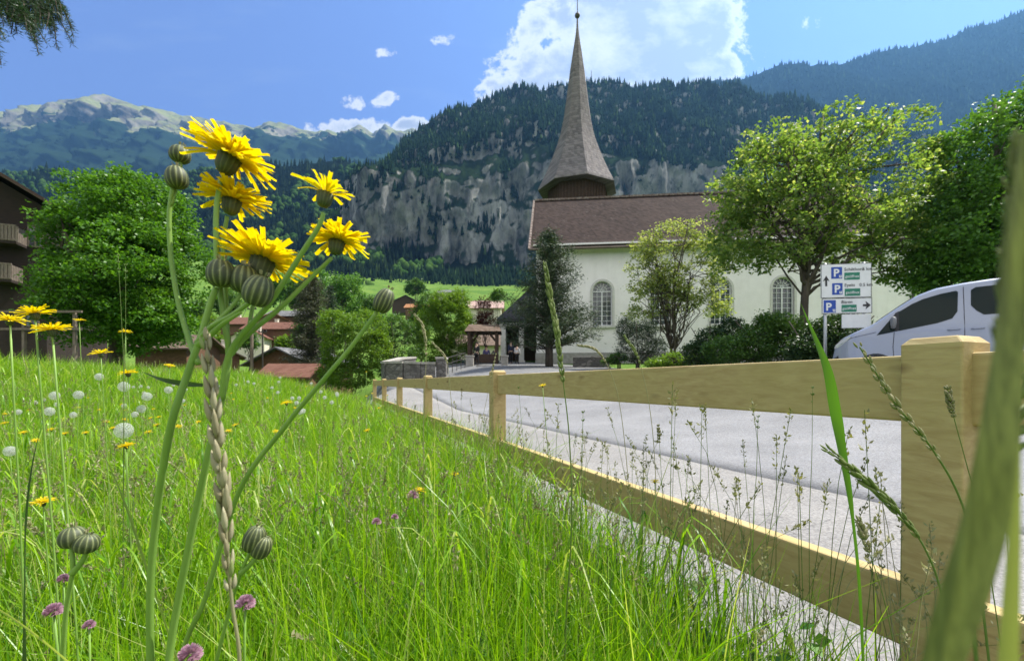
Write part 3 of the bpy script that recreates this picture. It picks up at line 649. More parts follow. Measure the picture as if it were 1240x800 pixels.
def chalet(name, label, cat, loc, rz, w, d, hw, pitch, mroof, mwall, wins_=True, chim=True, ov=0.7, group=None):
    """gable faces local -Y"""
    if abs(rz - math.pi / 2) < .01: loc = (loc[0] + d / 2, loc[1], loc[2])
    h = empty(name, loc, label, cat, group, rz); rz_ = hw + w / 2 * pitch
    b = MB(); b.prism([(-w / 2, -3), (w / 2, -3), (w / 2, hw), (0, rz_), (-w / 2, hw)], lambda u, q, k: (u, k * d, q)); b.build('walls', mwall, h)
    b = MB(); t = 0.18
    for s in (-1, 1):
        e = w / 2 + ov; b.prism([(0, rz_ + 0.02), (s * e, hw - ov * pitch + 0.02), (s * e, hw - ov * pitch + t), (0, rz_ + t + .02)], lambda u, q, k: (u, -ov + k * (d + 2 * ov), q))
    r = b.build('roof', mroof, h)
    if chim: b = MB(); b.box(w * .12, w * .12 + .6, d * .5, d * .5 + .6, rz_ - 1.2, rz_ + .9); b.box(w * .12 - .08, w * .12 + .68, d * .5 - .08, d * .5 + .68, rz_ + .9, rz_ + 1.0); b.build('chimney', M['palewall'], r)
    if wins_:
        for fl in range(max(1, int(hw / 2.6))):
            for x in (-w * .27, 0.0, w * .27):
                z = 1.0 + fl * 2.6
                f = MB(); 
                for (xa, xb, za, zc) in ((x - .5, x - .42, z, z + 1.1), (x + .42, x + .5, z, z + 1.1), (x - .42, x + .42, z, z + .08), (x - .42, x + .42, z + 1.02, z + 1.1), (x - .04, x + .04, z + .08, z + 1.02)): f.box(xa, xb, -.06, -.003, za, zc)
                fo = f.build('window_frame', M['white'], h); MB().box(x - .42, x + .42, -.02, -.004, z + .08, z + 1.02).build('pane', M['glass'], fo)
    return h
def place(px, row, Y): q = P(px, row, Y); return q
def village(name, label, px, ytop, Y, w, d, hw, pitch, rz, mr, mw, cat='house', **kw):
    X = (px - CX) / F * Y; top = EYE + (HY - ytop) / F * Y; g = gzf(X, Y); need = top - w / 2 * pitch - hw - .2
    return chalet(name, label, cat, (X, Y, need), rz, w, d, hw, pitch, mr, mw, **kw)
R9 = math.pi / 2
G = 'houses of the village below the meadow'
village('village_house', 'long low house with pale brown roof just right of the round maple crown', 218, 405, 46, 5, 5, 2.4, 0.5, R9, M['tanroof'], M['brownwood'], group=G, wins_=False)
village('village_house', 'small house with faded red roof seen between the left flower stems', 288, 384, 105, 7, 8, 3, 0.5, R9, M['brickroof'], M['brownwood'], group=G)
village('village_house', 'chalet with orange sunlit gable roof above the other village roofs', 330, 378, 112, 8, 8, 3.5, 0.5, 0.5, M['orangeroof'], M['brownwood'], group=G)
village('village_house', 'house with light grey roof beside the tall brownish conifer', 356, 376, 122, 8, 11, 3.5, 0.45, R9, M['greyroof'], M['brownwood'], group=G)
village('village_house', 'low brown house with dull red roof under the orange gabled chalet', 334, 390, 96, 6, 10, 3, 0.5, R9, M['brickroof'], M['brownwood'], group=G)
village('village_house', 'chalet with broad grey slab roof and low brown gable near the meadow edge', 338, 420, 50, 8, 8, 2.3, 0.42, -0.25, M['greyroof'], M['brownwood'], group=G, wins_=False)
village('village_house', 'nearest village roof, brick red tiles showing just above the meadow grass', 357, 440, 40, 3.5, 3.4, 2.0, 0.5, R9, M['brickroof'], M['brownwood'], chim=False, wins_=False, group=G)
village('village_house', 'small tan roofed house left of the wooden utility pole', 262, 416, 56, 5, 6, 2.4, 0.5, 0.6, M['tanroof'], M['brownwood'], group=G, wins_=False)
village('village_house', 'tiny house with white walls half hidden left of the utility pole', 300, 396, 88, 6, 6, 3, 0.55, 0.2, M['brickroof'], M['palewall'], group=G)
village('village_house', 'pale walled house with pinkish roof behind the red leaved tree', 588, 364, 100, 8, 7, 6, 0.5, R9, M['pinkwall'], M['palewall'], chim=False)
village('village_house', 'tan rendered house seen through the open timber shelter', 578, 404, 62, 6, 7, 3.2, 0.5, R9, M['tanroof'], M['palewall'], chim=False)
village('hay_barn', 'dark wooden hay barn with grey roof below the lone round tree on the pasture', 491, 357, 240, 14, 10, 3, 0.5, 0.15, M['greyroof'], M['darkwood'], 'barn', wins_=False, chim=False)
village('hay_barn', 'small barn with orange roof on the pasture right of the dark barn', 511, 368, 200, 8, 13, 2.5, 0.5, R9, M['orangeroof'], M['brownwood'], 'barn', wins_=False, chim=False)
village('hay_barn', 'grey roofed barn highest on the sunny pasture above the bright bushes', 546, 351, 290, 10, 16, 3, 0.5, R9, M['greyroof'], M['palewall'], 'barn', wins_=False, chim=False)

# big dark chalet at the left edge
M['chaletwood'] = pmat('old_chalet_boards', (0.014, 0.009, 0.007), (0.03, 0.018, 0.012), 3, 0.85, 0.4, stretch=(1, 1, 7))
M['railing'] = pmat('weathered_railing', (0.11, 0.085, 0.065), (0.19, 0.15, 0.12), 5, 0.8, 0.2, stretch=(3, 3, 1))
cw = 12.6; CR = rad(24); _e = P(53, 243, 27.0)
cl = empty('chalet', (_e[0] - (6.65 * math.cos(CR) + 1.2 * math.sin(CR)), _e[1] - (6.65 * math.sin(CR) - 1.2 * math.cos(CR)), 0.0), 'large dark brown timber chalet with two balconies at the left edge', 'chalet', rz=CR)
hw_ = _e[2] + .2; rt = hw_ + cw / 2 * .62
b = MB(); b.prism([(-cw / 2, -4), (cw / 2, -4), (cw / 2, hw_ - .3), (0, rt - .3), (-cw / 2, hw_ - .3)], lambda u, q, k: (u, k * 9, q)); b.build('walls', M['chaletwood'], cl)
b = MB()
for s in (-1, 1):
    e = cw / 2 + 0.35; b.prism([(0, rt), (s * e, hw_ - .35 * .62), (s * e, hw_ - .35 * .62 + .2), (0, rt + .2)], lambda u, q, k: (u, -1.2 + k * 11, q))
rf_ = b.build('roof', M['darkwood'], cl)
b = MB()
for s in (-1, 1): b.bar((0, -1.24, rt + .05), (s * (cw / 2 + .35), -1.24, hw_ - .2), 0.06, 0.3, up=(0, 1, 0))
b.build('bargeboard', M['darkwood'], rf_)
for (z, xr) in ((9.25, 5.4), (6.95, 5.2)):
    b = MB(); b.box(-cw / 2, xr, -1.15, -.003, z - .25, z - .1); bo = b.build('balcony', M['chaletwood'], cl)
    b = MB(); b.box(-cw / 2, xr, -1.2, -1.1, z + .78, z + .86); b.box(-cw / 2, xr, -1.2, -1.12, z - .06, z)
    x = -cw / 2
    while x < xr: b.box(x, x + .13, -1.18, -1.14, z - .1, z + .78); x += .16
    for q in np.arange(0, 1.1, .16): b.box(xr - .04, xr, -1.1 + q, -.98 + q, z - .1, z + .78)
    b.build('balcony_railing', M['railing'], bo)
for (x, z) in ((5.78, 9.15), (3.6, 9.5), (5.6, 4.2), (3.0, 4.2)):
    f = MB()
    for (xa, xb, za, zc) in ((x - .36, x - .29, z, z + 1.35), (x + .29, x + .36, z, z + 1.35), (x - .29, x + .29, z, z + .08), (x - .29, x + .29, z + 1.27, z + 1.35), (x - .03, x + .03, z + .08, z + 1.27)): f.box(xa, xb, -.06, -.003, za, zc)
    fo = f.build('window_frame', M['railing'], cl); MB().box(x - .29, x + .29, -.02, -.004, z + .08, z + 1.27).build('pane', M['glass'], fo)

# ------------------------------------------------------------ walls, shelter and yard furniture near the church
def stonewall(name):
    m = bpy.data.materials.new(name); m.use_nodes = True; t = NT(m.node_tree); b = t.n['Principled BSDF']
    tc = t.new('ShaderNodeTexCoord').outputs['Object']; v = t.mapping(tc, (1, 1, 1.8))
    vo = t.new('ShaderNodeTexVoronoi', {'Vector': v, 'Scale': 3.2}); ed = t.new('ShaderNodeTexVoronoi', {'Vector': v, 'Scale': 3.2}, feature='DISTANCE_TO_EDGE').outputs[0]
    g = t.new('ShaderNodeSeparateColor', {0: vo.outputs['Color']}).outputs[0]
    c = t.mix(g, (0.08, 0.075, 0.07), (0.18, 0.17, 0.155)); c = t.mix(t.math('LESS_THAN', ed, 0.05), c, (0.07, 0.065, 0.06))
    t.l.new(c, b.inputs['Base Color']); b.inputs['Roughness'].default_value = 0.9
    bb = t.new('ShaderNodeBump', {'Strength': 0.8, 'Distance': 0.05, 'Height': ed}); t.l.new(bb.outputs[0], b.inputs['Normal']); return m
M['stonewall'] = stonewall('rubble_wall'); M['cap'] = pmat('pale_cap_stone', (0.26, 0.25, 0.22), (0.38, 0.36, 0.33), 4, 0.9, 0.3)
def wall_run(name, label, pts, h, th=0.4, cat='wall', cap=0.12, mw=None, mc=None):
    w = empty(name, (pts[0][0], pts[0][1], gzf(pts[0][0], pts[0][1])), label, cat); o = w.location
    b = MB(); c = MB()
    for (p, q) in zip(pts[:-1], pts[1:]):
        a = Vector((p[0] - o.x, p[1] - o.y, 0)); e = Vector((q[0] - o.x, q[1] - o.y, 0)); za, ze = p[2] - o.z, q[2] - o.z
        d = (e - a).normalized(); n = Vector((-d.y, d.x, 0)) * th / 2; e2 = e + d * 0.0
        v = [a + n, a - n, e2 - n, e2 + n]; lo = -0.9
        b.add([(q_.x, q_.y, lo) for q_ in v] + [(v[0].x, v[0].y, za), (v[1].x, v[1].y, za), (v[2].x, v[2].y, ze), (v[3].x, v[3].y, ze)], [(0, 1, 2, 3)[::-1], (4, 5, 6, 7), (0, 1, 5, 4), (1, 2, 6, 5), (2, 3, 7, 6), (3, 0, 4, 7)])
        n *= 1.25; v = [a + n, a - n, e2 - n, e2 + n]
        c.add([(v[i].x, v[i].y, (za, za, ze, ze)[i] + .003) for i in range(4)] + [(v[i].x, v[i].y, (za, za, ze, ze)[i] + cap) for i in range(4)], [(3, 2, 1, 0), (4, 5, 6, 7), (0, 1, 5, 4), (1, 2, 6, 5), (2, 3, 7, 6), (3, 0, 4, 7)])
    b.build('masonry', mw or M['stonewall'], w); c.build('cap_stones', mc or M['cap'], w); return w
def WP(px, row, Y): q = P(px, row, Y); return q
wall_run('stone_wall', 'low grey stone wall with pale cap left of the plaza entrance', [WP(500, 434, 30), WP(486, 435, 27.6), WP(466, 440, 25.2), WP(470, 440, 24.4), WP(490, 440, 24), WP(510, 441, 24), WP(527, 441, 24.1)], 1)
wall_run('boundary_wall', 'long dark churchyard wall with flat cap running below the conifer', [WP(578, 444, 29), WP(640, 446, 28), WP(690, 446, 27.4), WP(740, 446, 27)], 1, th=.35)
wall_run('garden_wall', 'short grey stone wall in front of the white church wall right of the conifer', [WP(694, 433, 26.2), WP(738, 433, 25.8)], 1.4, th=.5)
b = MB(); 
def pier(label, px0, px1, ytop, Y, mat, name='stone_pier', cap=True):
    x0, x1 = (px0 - CX) / F * Y, (px1 - CX) / F * Y; zt = EYE + (HY - ytop) / F * Y; w = x1 - x0; g = gzf(x0, Y) - .3
    e = empty(name, ((x0 + x1) / 2, Y + w / 2, g), label, 'pier')
    b = MB(); b.box(-w / 2, w / 2, -w / 2, w / 2, 0, zt - g - .12); b.build('shaft', mat, e, bevel=.02)
    c = MB(); c.box(-w / 2 - .04, w / 2 + .04, -w / 2 - .04, w / 2 + .04, zt - g - .117, zt - g); c.build('cap', M['cap'], e, bevel=.015)
pier('square stone pier closing the right end of the low stone wall', 528, 540, 432, 24.2, M['stonewall'])
pier('pale rendered gate pier left of the timber shelter', 564, 573, 430, 29.5, M['cap'])
pier('pale stone gate pier in front of the seated group', 607, 615, 430, 29, M['cap'])
# iron railing
e = empty('iron_railing', WP(541, 447, 25.5), 'thin iron handrail beside the ramp right of the stone pier', 'railing'); o = Vector(e.location)
b = MB(); A, B = Vector(WP(542, 433, 25.5)) - o, Vector(WP(563, 427, 29)) - o
b.tube([A, B], .025, 6); b.tube([A - Vector((0, 0, .35)), B - Vector((0, 0, .35))], .02, 6)
b.build('handrail', M['metal'], e)
for k in range(5):
    p = A.lerp(B, k / 4); b = MB(); b.tube([p, p - Vector((0, 0, 1.1))], .022, 6); b.build('baluster', M['metal'], e)
# timber shelter over the well
sh = empty('timber_shelter', (-2.1, 32.5, gzf(-2.1, 32.5)), 'small open timber shelter with flat shingled roof beside the church porch', 'shelter'); g0 = sh.location.z
zr = EYE + (HY - 403) / F * 32.5 - g0; b = MB()
b.prism([(-1.25, zr), (1.35, zr), (1.15, zr + .55), (-1.0, zr + .55)], lambda u, q, k: (u, -1.2 + 2.6 * k + (0.7 if (q > zr + .2) else 0) * (1 - 2 * k), q)); b.build('shelter_roof', M['tanroof'], sh)
for x in (-.95, 1.0):
    for y in (-.9, .95): bb_ = MB(); bb_.bar((x, y, -.1), (x, y, zr), .2); bb_.bar((x, y, zr - .7), (x * .45, y, zr - .02), .1); bb_.build('post', M['darkwood'], sh)
b = MB(); b.box(-1.0, .9, -.95, -.75, .0, .62); b.build('bench_wall', M['darkwood'], sh); b = MB(); b.box(-.9, .9, -.45, .0, .40, .46)
for x in (-.8, .75): b.box(x, x + .08, -.4, -.05, .0, .4)
b.build('bench_seat', M['darkwood'], sh)
def pole(label, px, ytop, Y, r, mat, arm=False):
    X = (px - CX) / F * Y; g = gzf(X, Y); h = EYE + (HY - ytop) / F * Y - g
    e = empty('utility_pole', (X, Y, g), label, 'pole', 'poles beside the village roofs'); b = MB(); b.lathe([(r, -.2), (r * .75, h)], 10); b.build('shaft', mat, e)
    b = MB(); b.bar((-.45, 0, h - .25), (.45, 0, h - .25), .1)
    for x in (-.38, .38): b.lathe([(.05, h - .2), (.06, h - .1), (.03, h - .03)], 8, (x, 0, 0))
    b.build('crossarm', M['metal'], e)
M['polewood'] = pmat('pole_wood', (0.13, 0.10, 0.075), (0.2, 0.16, 0.12), 4, 0.9, .3, stretch=(3, 3, .4))
pole('taller and thicker wooden utility pole rising from the village roofs', 305, 371, 44, .17, M['polewood'])
pole('short thin grey pole just right of the thick wooden pole', 318, 399, 47, .09, M['metal'])
# mast on the hilltop
X, Y, Z = P(716, 112, 985); e = empty('radio_mast', (X, Y, Z - 8), 'thin radio mast on the wooded hilltop right of the spire', 'mast')
b = MB(); 
for (x, y) in ((-1, -1), (1, -1), (0, 1)): b.tube([(x, y, 0), (x * .3, y * .3, 56)], .22, 4)
for z in range(4, 54, 4): s = 1 - .7 * z / 56; b.tube([(-s, -s, z), (s, -s, z + 2), (0, s, z + 4)], .15, 3)
b.build('lattice', M['metal'], e)
# old rail fence by the chalet
fe = empty('rail_fence', (-14.4, 14.0, gzf(-14.4, 14)), 'dark weathered rail fence along the meadow edge below the round maple', 'fence'); g0 = fe.location.z
for z in (EYE + (HY - 377) / F * 14 - g0, EYE + (HY - 398) / F * 14 - g0):
    b = MB(); b.box(-4.5, .9, -.025, .025, z - .04, z + .03); b.build('rail', M['railing'], fe)
for x in (-4.2, -2.6, -1.0, .6): b = MB(); b.bar((x, .08, -.3), (x, .08, EYE + (HY - 377) / F * 14 - g0), .08); b.build('post', M['railing'], fe)
# ------------------------------------------------------------ trees and shrubs
def leaf_quads(c, size, r, up=0.35, aspect=0.62, droop=0.0):
    """c (n,3): one folded, pointed leaf at each point"""
    n = len(c); d = r.normal(size=(n, 3)); d[:, 2] = d[:, 2] * 0.6 - droop; d /= np.linalg.norm(d, axis=1)[:, None]
    q = r.normal(size=(n, 3)); q[:, 2] += up * 3; s = np.cross(d, q); s /= np.linalg.norm(s, axis=1)[:, None] + 1e-9; nn = np.cross(s, d)
    L_ = (size * r.uniform(0.6, 1.25, n))[:, None]; W_ = L_ * aspect * 0.5
    a = c; b_ = c + d * L_ * .45 + s * W_ + nn * L_ * .12; e = c + d * L_; g = c + d * L_ * .45 - s * W_ + nn * L_ * .12
    v = np.stack([a, b_, e, g], 1).reshape(-1, 3); f = (np.arange(n) * 4)[:, None] + np.array([0, 1, 2, 3])[None]
    return v, f
def in_lobes(lobes, n, r, shell=0.55):
    L_ = np.array(lobes, float); vol = np.prod(L_[:, 3:6], 1) ** (2 / 3); k = r.choice(len(L_), n, p=vol / vol.sum())
    d = r.normal(size=(n, 3)); d /= np.linalg.norm(d, axis=1)[:, None]; rr = r.uniform(shell, 1, n) ** 0.7
    return L_[k, :3] + d * rr[:, None] * L_[k, 3:6], d
def wander(a, b, r, k=5, amp=0.12, sag=0.0):
    a, b = Vector(a), Vector(b); Ld = (b - a).length; out = []
    for i in range(k + 1):
        t = i / k; w = math.sin(math.pi * t); p = a.lerp(b, t) + Vector((r.uniform(-1, 1), r.uniform(-1, 1), r.uniform(-1, 1))) * amp * Ld * w * .5
        p.z += sag * Ld * w; out.append(p)
    return out
def tree(label, base, lobes, trunk_r, fork_z, nclump, per, csize, lsize, lmat, bmat, seed, name='tree', cat='tree', group=None, nbr=26, stems=1, gap=0.42, shell=0.5, flatten=0.75, bright=None, aspect=.62, up=.35, kind_trunk='trunk'):
    """lobes relative to base: (x, y, z, rx, ry, rz)"""
    r = np.random.default_rng(seed); e = empty(name, base, label, cat, group)
    cen, dirs = in_lobes(lobes, nclump, r, shell)
    m = vnoise(cen[:, 0] / csize / 2.2, cen[:, 1] / csize / 2.2, cen[:, 2] / csize / 2.2, seed) > gap - 0.12; m &= fbm(cen[:, 0] / csize / 5, cen[:, 1] / csize / 5, cen[:, 2] / csize / 5, 2, seed) > 0.36; cen = cen[m]; n = len(cen)
    off = r.normal(size=(n, per, 3)) * csize * np.array([.55, .55, .55 * flatten]) * r.uniform(.6, 1.3, (n, 1, 1)); pts = (cen[:, None] + off).reshape(-1, 3)
    v, f = leaf_quads(pts, lsize, r, up=up, aspect=aspect); raw_mesh('crown', v, f, lmat, e)
    b = MB(); top = np.array([l[:3] for l in lobes]).mean(0); mz = max(l[2] + l[5] * .6 for l in lobes)
    forks = []
    for s in range(stems):
        ang = 6.28 * s / stems + seed; o_ = Vector((math.cos(ang), math.sin(ang), 0)) * (trunk_r * 1.6 if stems > 1 else 0)
        tx = Vector((top[0], top[1], mz)) * (1.0) + Vector((math.cos(ang), math.sin(ang), 0)) * (0 if stems == 1 else 1.2)
        f0 = o_ + Vector((top[0] * .15, top[1] * .15, fork_z)); pts_ = [o_ - Vector((0, 0, .4)), o_ + Vector((0, 0, .25)), o_ * .9 + Vector((0, 0, fork_z * .5)), f0, f0.lerp(tx, .4) + Vector((r.uniform(-.3, .3), r.uniform(-.3, .3), 0)), f0.lerp(tx, .95)]
        sp_ = spline(pts_, 4); m_ = len(sp_); b.tube(sp_, [trunk_r * (1.45 if i == 0 else 1.2 if i < 3 else 1) * (1 - .9 * (i / m_) ** 1.4) + .01 for i in range(m_)], 9)
        forks.append([Vector(q) for q in sp_[int(m_ * .5):]])
    pick = r.choice(len(cen), min(nbr, len(cen)), replace=False)
    for k in pick:
        fk = forks[k % len(forks)]; cand = [q for q in fk if q.z < cen[k][2] + .3] or fk[:1]; q = cand[r.integers(len(cand))] if len(cand) > 1 else cand[0]
        w = wander(q, cen[k], random.Random(int(k) + seed), 6, .22, .06); t0 = trunk_r * r.uniform(.18, .42); b.tube(w, [t0 * (1 - .85 * i / 6) + .006 for i in range(7)], 5)
        for _ in range(3):
            j = r.integers(len(cen)); i0 = r.integers(2, 6)
            dd = Vector(cen[j]) - w[i0]; near = dd if dd.length < csize * 6 else dd.normalized() * csize * 4
            w2 = wander(w[i0], w[i0] + near, random.Random(int(j)), 4, .25); b.tube(w2, [t0 * .4 * (1 - .8 * i / 4) + .004 for i in range(5)], 4)
    b.build(kind_trunk, bmat, e, smooth=True)
    return e
M['bark'] = pmat('bark', (0.045, 0.036, 0.028), (0.11, 0.09, 0.07), 6, 0.95, 0.8, stretch=(1, 1, .25))
M['bark_pale'] = pmat('pale_bark', (0.10, 0.085, 0.065), (0.19, 0.165, 0.13), 6, 0.95, 0.6, stretch=(1, 1, .25))
M['maple'] = leafmat('maple_leaves', (0.055, 0.155, 0.013), (0.13, 0.28, 0.028), 0.45)
M['ash'] = leafmat('walnut_leaves', (0.12, 0.21, 0.045), (0.23, 0.33, 0.09), 0.6, c3=(0.40, 0.44, 0.18))
M['pale_leaf'] = leafmat('pale_leaves', (0.22, 0.28, 0.08), (0.36, 0.41, 0.16), 0.55, c3=(0.5, 0.52, 0.30))
M['deep'] = leafmat('dense_leaves', (0.07, 0.17, 0.025), (0.14, 0.28, 0.045), 0.45)
M['lime'] = leafmat('yellow_green_leaves', (0.10, 0.20, 0.02), (0.19, 0.30, 0.035), 0.5)
M['mid'] = leafmat('mid_green_leaves', (0.05, 0.12, 0.02), (0.10, 0.19, 0.035), 0.4)
M['darkbush'] = leafmat('dark_shrub_leaves', (0.02, 0.05, 0.015), (0.05, 0.095, 0.025), 0.3)
M['red'] = leafmat('copper_leaves', (0.09, 0.025, 0.02), (0.16, 0.055, 0.035), 0.35, tint=(1.3, .8, .6))
M['needle'] = leafmat('pine_needles', (0.022, 0.042, 0.02), (0.05, 0.08, 0.035), 0.15, c3=(0.11, 0.14, 0.06), rough=.6)
M['needle_brown'] = leafmat('dull_needles', (0.04, 0.05, 0.025), (0.085, 0.085, 0.045), 0.15, rough=.6)
M['juniper'] = leafmat('juniper_sprays', (0.015, 0.035, 0.014), (0.035, 0.065, 0.025), 0.15, rough=.6)
def T(px, Y, row=None): X = (px - CX) / F * Y; return (X, Y, gzf(X, Y))
def lob(base, specs):
    """lobes given in the photo: (px, row, half width px, half height px, depth half, dY)"""
    out = []
    for (px, row, hw, hh, dep, dy) in specs:
        Y = base[1] + dy; x, _, z = P(px, row, Y); s = F / Y; c = 1 / math.sqrt(1 + ((px - CX) / F) ** 2) ** 1.0
        out.append((x - base[0], dy, z - base[2], hw / s * c, dep, hh / s))
    return out
# round maple on the left
bs = T(140, 17); tree('big dense round maple with fresh green leaves at the meadow edge beside the dark chalet', bs,
     lob(bs, [(150, 332, 84, 100, 2.4, 0), (108, 295, 44, 50, 1.8, -.4), (82, 345, 30, 52, 1.2, 0), (135, 256, 52, 42, 2.0, 0), (175, 262, 58, 48, 2.2, -.2), (205, 330, 48, 72, 2.2, -.2), (130, 375, 85, 50, 2.6, -.6), (190, 385, 40, 40, 1.6, 0), (115, 345, 56, 58, 1.8, -1.2), (165, 330, 62, 66, 2.2, -1.4)]),
     .32, 2.2, 3300, 34, .30, .13, M['maple'], M['bark'], 5, name='maple_tree', gap=.36, shell=.62, nbr=20, flatten=.6)
# walnut / ash before the church
bs = T(973, 17.5); tree('spreading walnut tree with light airy leaves behind the parking sign', bs,
     lob(bs, [(940, 190, 62, 44, 2.2, 0), (1010, 180, 76, 46, 2.2, 0), (895, 240, 38, 48, 1.8, 0), (960, 240, 78, 54, 2.6, 0), (1050, 240, 74, 52, 2.4, 0), (1110, 250, 44, 56, 2, .3), (1095, 150, 44, 17, 1, .3), (1125, 185, 30, 22, 1, .3), (890, 285, 30, 36, 1.6, 0), (940, 300, 48, 30, 2, -.5), (1020, 292, 68, 30, 2, -.5), (1080, 296, 55, 30, 1.8, 0), (905, 195, 22, 26, 1, 0), (880, 318, 22, 22, 1, -.4), (1075, 330, 22, 12, 1, 0), (930, 250, 60, 60, 2.4, -.8), (1040, 270, 60, 44, 2.4, -.8)]),
     .19, 4.1, 3300, 15, .25, .16, M['ash'], M['bark'], 6, name='walnut_tree', gap=.50, shell=.25, nbr=46, flatten=.5)
bs = T(815, 24); tree('young multi stemmed tree with pale yellowish leaves before the white church wall', bs,
     lob(bs, [(825, 290, 46, 26, 1.2, 0), (785, 300, 24, 20, .9, 0), (860, 310, 26, 34, 1, 0), (800, 325, 48, 22, 1.1, 0), (850, 350, 36, 26, 1, 0), (782, 350, 26, 22, .9, 0), (868, 372, 20, 16, .8, 0), (775, 378, 22, 16, .8, 0), (820, 350, 40, 34, 1.2, 0)]),
     .09, 1.3, 1150, 15, .24, .14, M['pale_leaf'], M['bark'], 7, name='young_tree', gap=.36, shell=.15, nbr=60, stems=3, flatten=.6)
bs = T(1215, 16.5); tree('tall dense leafy tree filling the right edge behind the van', bs,
     lob(bs, [(1185, 190, 50, 54, 2, 0), (1235, 170, 65, 66, 2.6, 0), (1150, 260, 34, 60, 2, 0), (1200, 270, 66, 72, 2.8, 0), (1270, 260, 60, 90, 3, 0), (1165, 325, 55, 50, 2.4, 0), (1230, 335, 70, 50, 2.4, 0), (1130, 325, 26, 30, 1.4, 0), (1290, 160, 50, 60, 2.4, .5), (1175, 290, 50, 50, 2, -1.2)]),
     .3, 2.5, 3000, 28, .32, .15, M['deep'], M['bark'], 8, name='leafy_tree', gap=.40, shell=.5, nbr=24)
bs = T(1098, 30); 
# shrubs behind the fence
def shrub(label, px, Y, specs, mat, seed, n=500, per=26, cs=.2, ls=.1, name='shrub', group=None, **kw):
    b_ = T(px, Y); return tree(label, b_, lob(b_, specs), .04, .4, n, per, cs, ls, mat, M['bark'], seed, name=name, cat='bush', group=group, nbr=16, stems=3, gap=kw.pop('gap', .3), kind_trunk='stems', **kw)
shrub('dark clipped juniper bush left of the young pale tree', 772, 22, [(770, 415, 27, 26, .9, 0), (758, 398, 12, 14, .5, 0), (782, 400, 14, 14, .5, 0), (795, 425, 14, 18, .6, 0)], M['juniper'], 21, 620, 24, .17, .09, name='juniper_bush', up=-.2, aspect=.3)
shrub('deep green bush directly below the walnut tree', 945, 15, [(945, 408, 38, 28, .9, 0), (915, 418, 28, 26, .8, 0), (985, 415, 28, 24, .8, 0), (930, 395, 22, 16, .6, 0), (880, 425, 30, 18, .8, 0)], M['mid'], 22, 1100, 26, .17, .085)
shrub('dusky grey green bush between the young tree and the walnut', 868, 18, [(865, 418, 30, 22, .8, 0), (885, 400, 18, 16, .6, 0), (845, 428, 20, 16, .6, 0)], M['darkbush'], 23, 600, 20, .18, .09)
shrub('dark bush under the parking sign in front of the van', 1000, 13, [(1000, 412, 30, 24, .7, 0), (1030, 408, 26, 24, .7, .6), (975, 425, 20, 18, .6, 0), (1012, 392, 16, 10, .5, .3)], M['darkbush'], 24, 900, 24, .15, .08)
shrub('low sunny bush of yellow green leaves at the foot of the young tree', 830, 20, [(815, 437, 22, 9, .6, 0), (845, 438, 20, 8, .6, 0), (795, 440, 14, 6, .5, 0)], M['lime'], 25, 380, 22, .14, .09)
shrub('low clump of bright leaves spilling over the grey garden wall', 750, 24, [(748, 436, 12, 8, .5, 0), (735, 440, 8, 5, .4, 0)], M['mid'], 26, 180, 22, .14, .1)
# bushes and trees between meadow and plaza
shrub('bright yellow green bush left of the dark tree gap above the meadow', 420, 30, [(405, 395, 22, 22, 1.2, 0), (440, 400, 30, 26, 1.4, 0), (415, 425, 28, 22, 1.3, 0), (455, 425, 22, 22, 1.2, 0), (425, 455, 30, 18, 1.4, 0), (400, 450, 16, 16, 1.2, 0)], M['lime'], 31, 1500, 26, .24, .13, name='bush')
shrub('rounded mid green bush behind the low stone wall', 475, 32, [(480, 402, 22, 22, 1.2, 0), (462, 412, 18, 24, 1, 0), (492, 425, 16, 18, 1, 0), (478, 448, 22, 16, 1, 0)], M['mid'], 32, 900, 26, .24, .12, name='bush')
shrub('tall glowing lime green bush beside the timber shelter', 540, 35, [(545, 385, 28, 30, 1.6, 0), (535, 370, 18, 20, 1, 0), (560, 405, 22, 26, 1.4, 0), (520, 400, 22, 28, 1.3, 0), (555, 365, 14, 16, .9, 0), (528, 425, 26, 16, 1.2, 0), (540, 440, 26, 14, 1.2, 0)], M['lime'], 33, 1900, 26, .24, .12, name='bush')
shrub('darker bush between the two bright bushes', 510, 38, [(508, 395, 14, 26, 1.2, 0), (518, 370, 14, 16, 1, 0), (500, 415, 14, 22, 1, 0)], M['mid'], 34, 700, 26, .26, .13, name='bush')
bs = T(588, 40); tree('slender copper leaved tree beside the church porch', bs, lob(bs, [(585, 378, 12, 20, .9, 0), (592, 392, 12, 14, .9, 0), (578, 394, 8, 12, .7, 0)]), .07, 1.6, 260, 20, .25, .14, M['red'], M['bark'], 35, name='copper_tree', nbr=14)
bs = T(603, 75); tree('small dark round tree just left of the porch roof', bs, lob(bs, [(603, 360, 8, 9, 1.2, 0)]), .12, 1.0, 160, 22, .5, .3, M['mid'], M['bark'], 36, name='round_tree', nbr=6)
bs = T(503, 230); tree('lone round tree on the pasture above the dark barn', bs, lob(bs, [(503, 345, 10, 8, 4, 0), (498, 351, 7, 6, 3, 0), (509, 350, 7, 6, 3, 0)]), .4, 3, 320, 22, 1.2, .8, M['mid'], M['bark'], 37, name='round_tree', nbr=8)
bs = T(418, 120); tree('large rounded tree on the slope left of the sunny pasture', bs, lob(bs, [(420, 345, 20, 18, 5, 0), (405, 358, 14, 20, 4, 0), (432, 360, 12, 20, 4, 0), (418, 370, 20, 14, 4, 0)]), .35, 3, 800, 24, .9, .5, M['deep'], M['bark'], 38, name='round_tree', nbr=8)
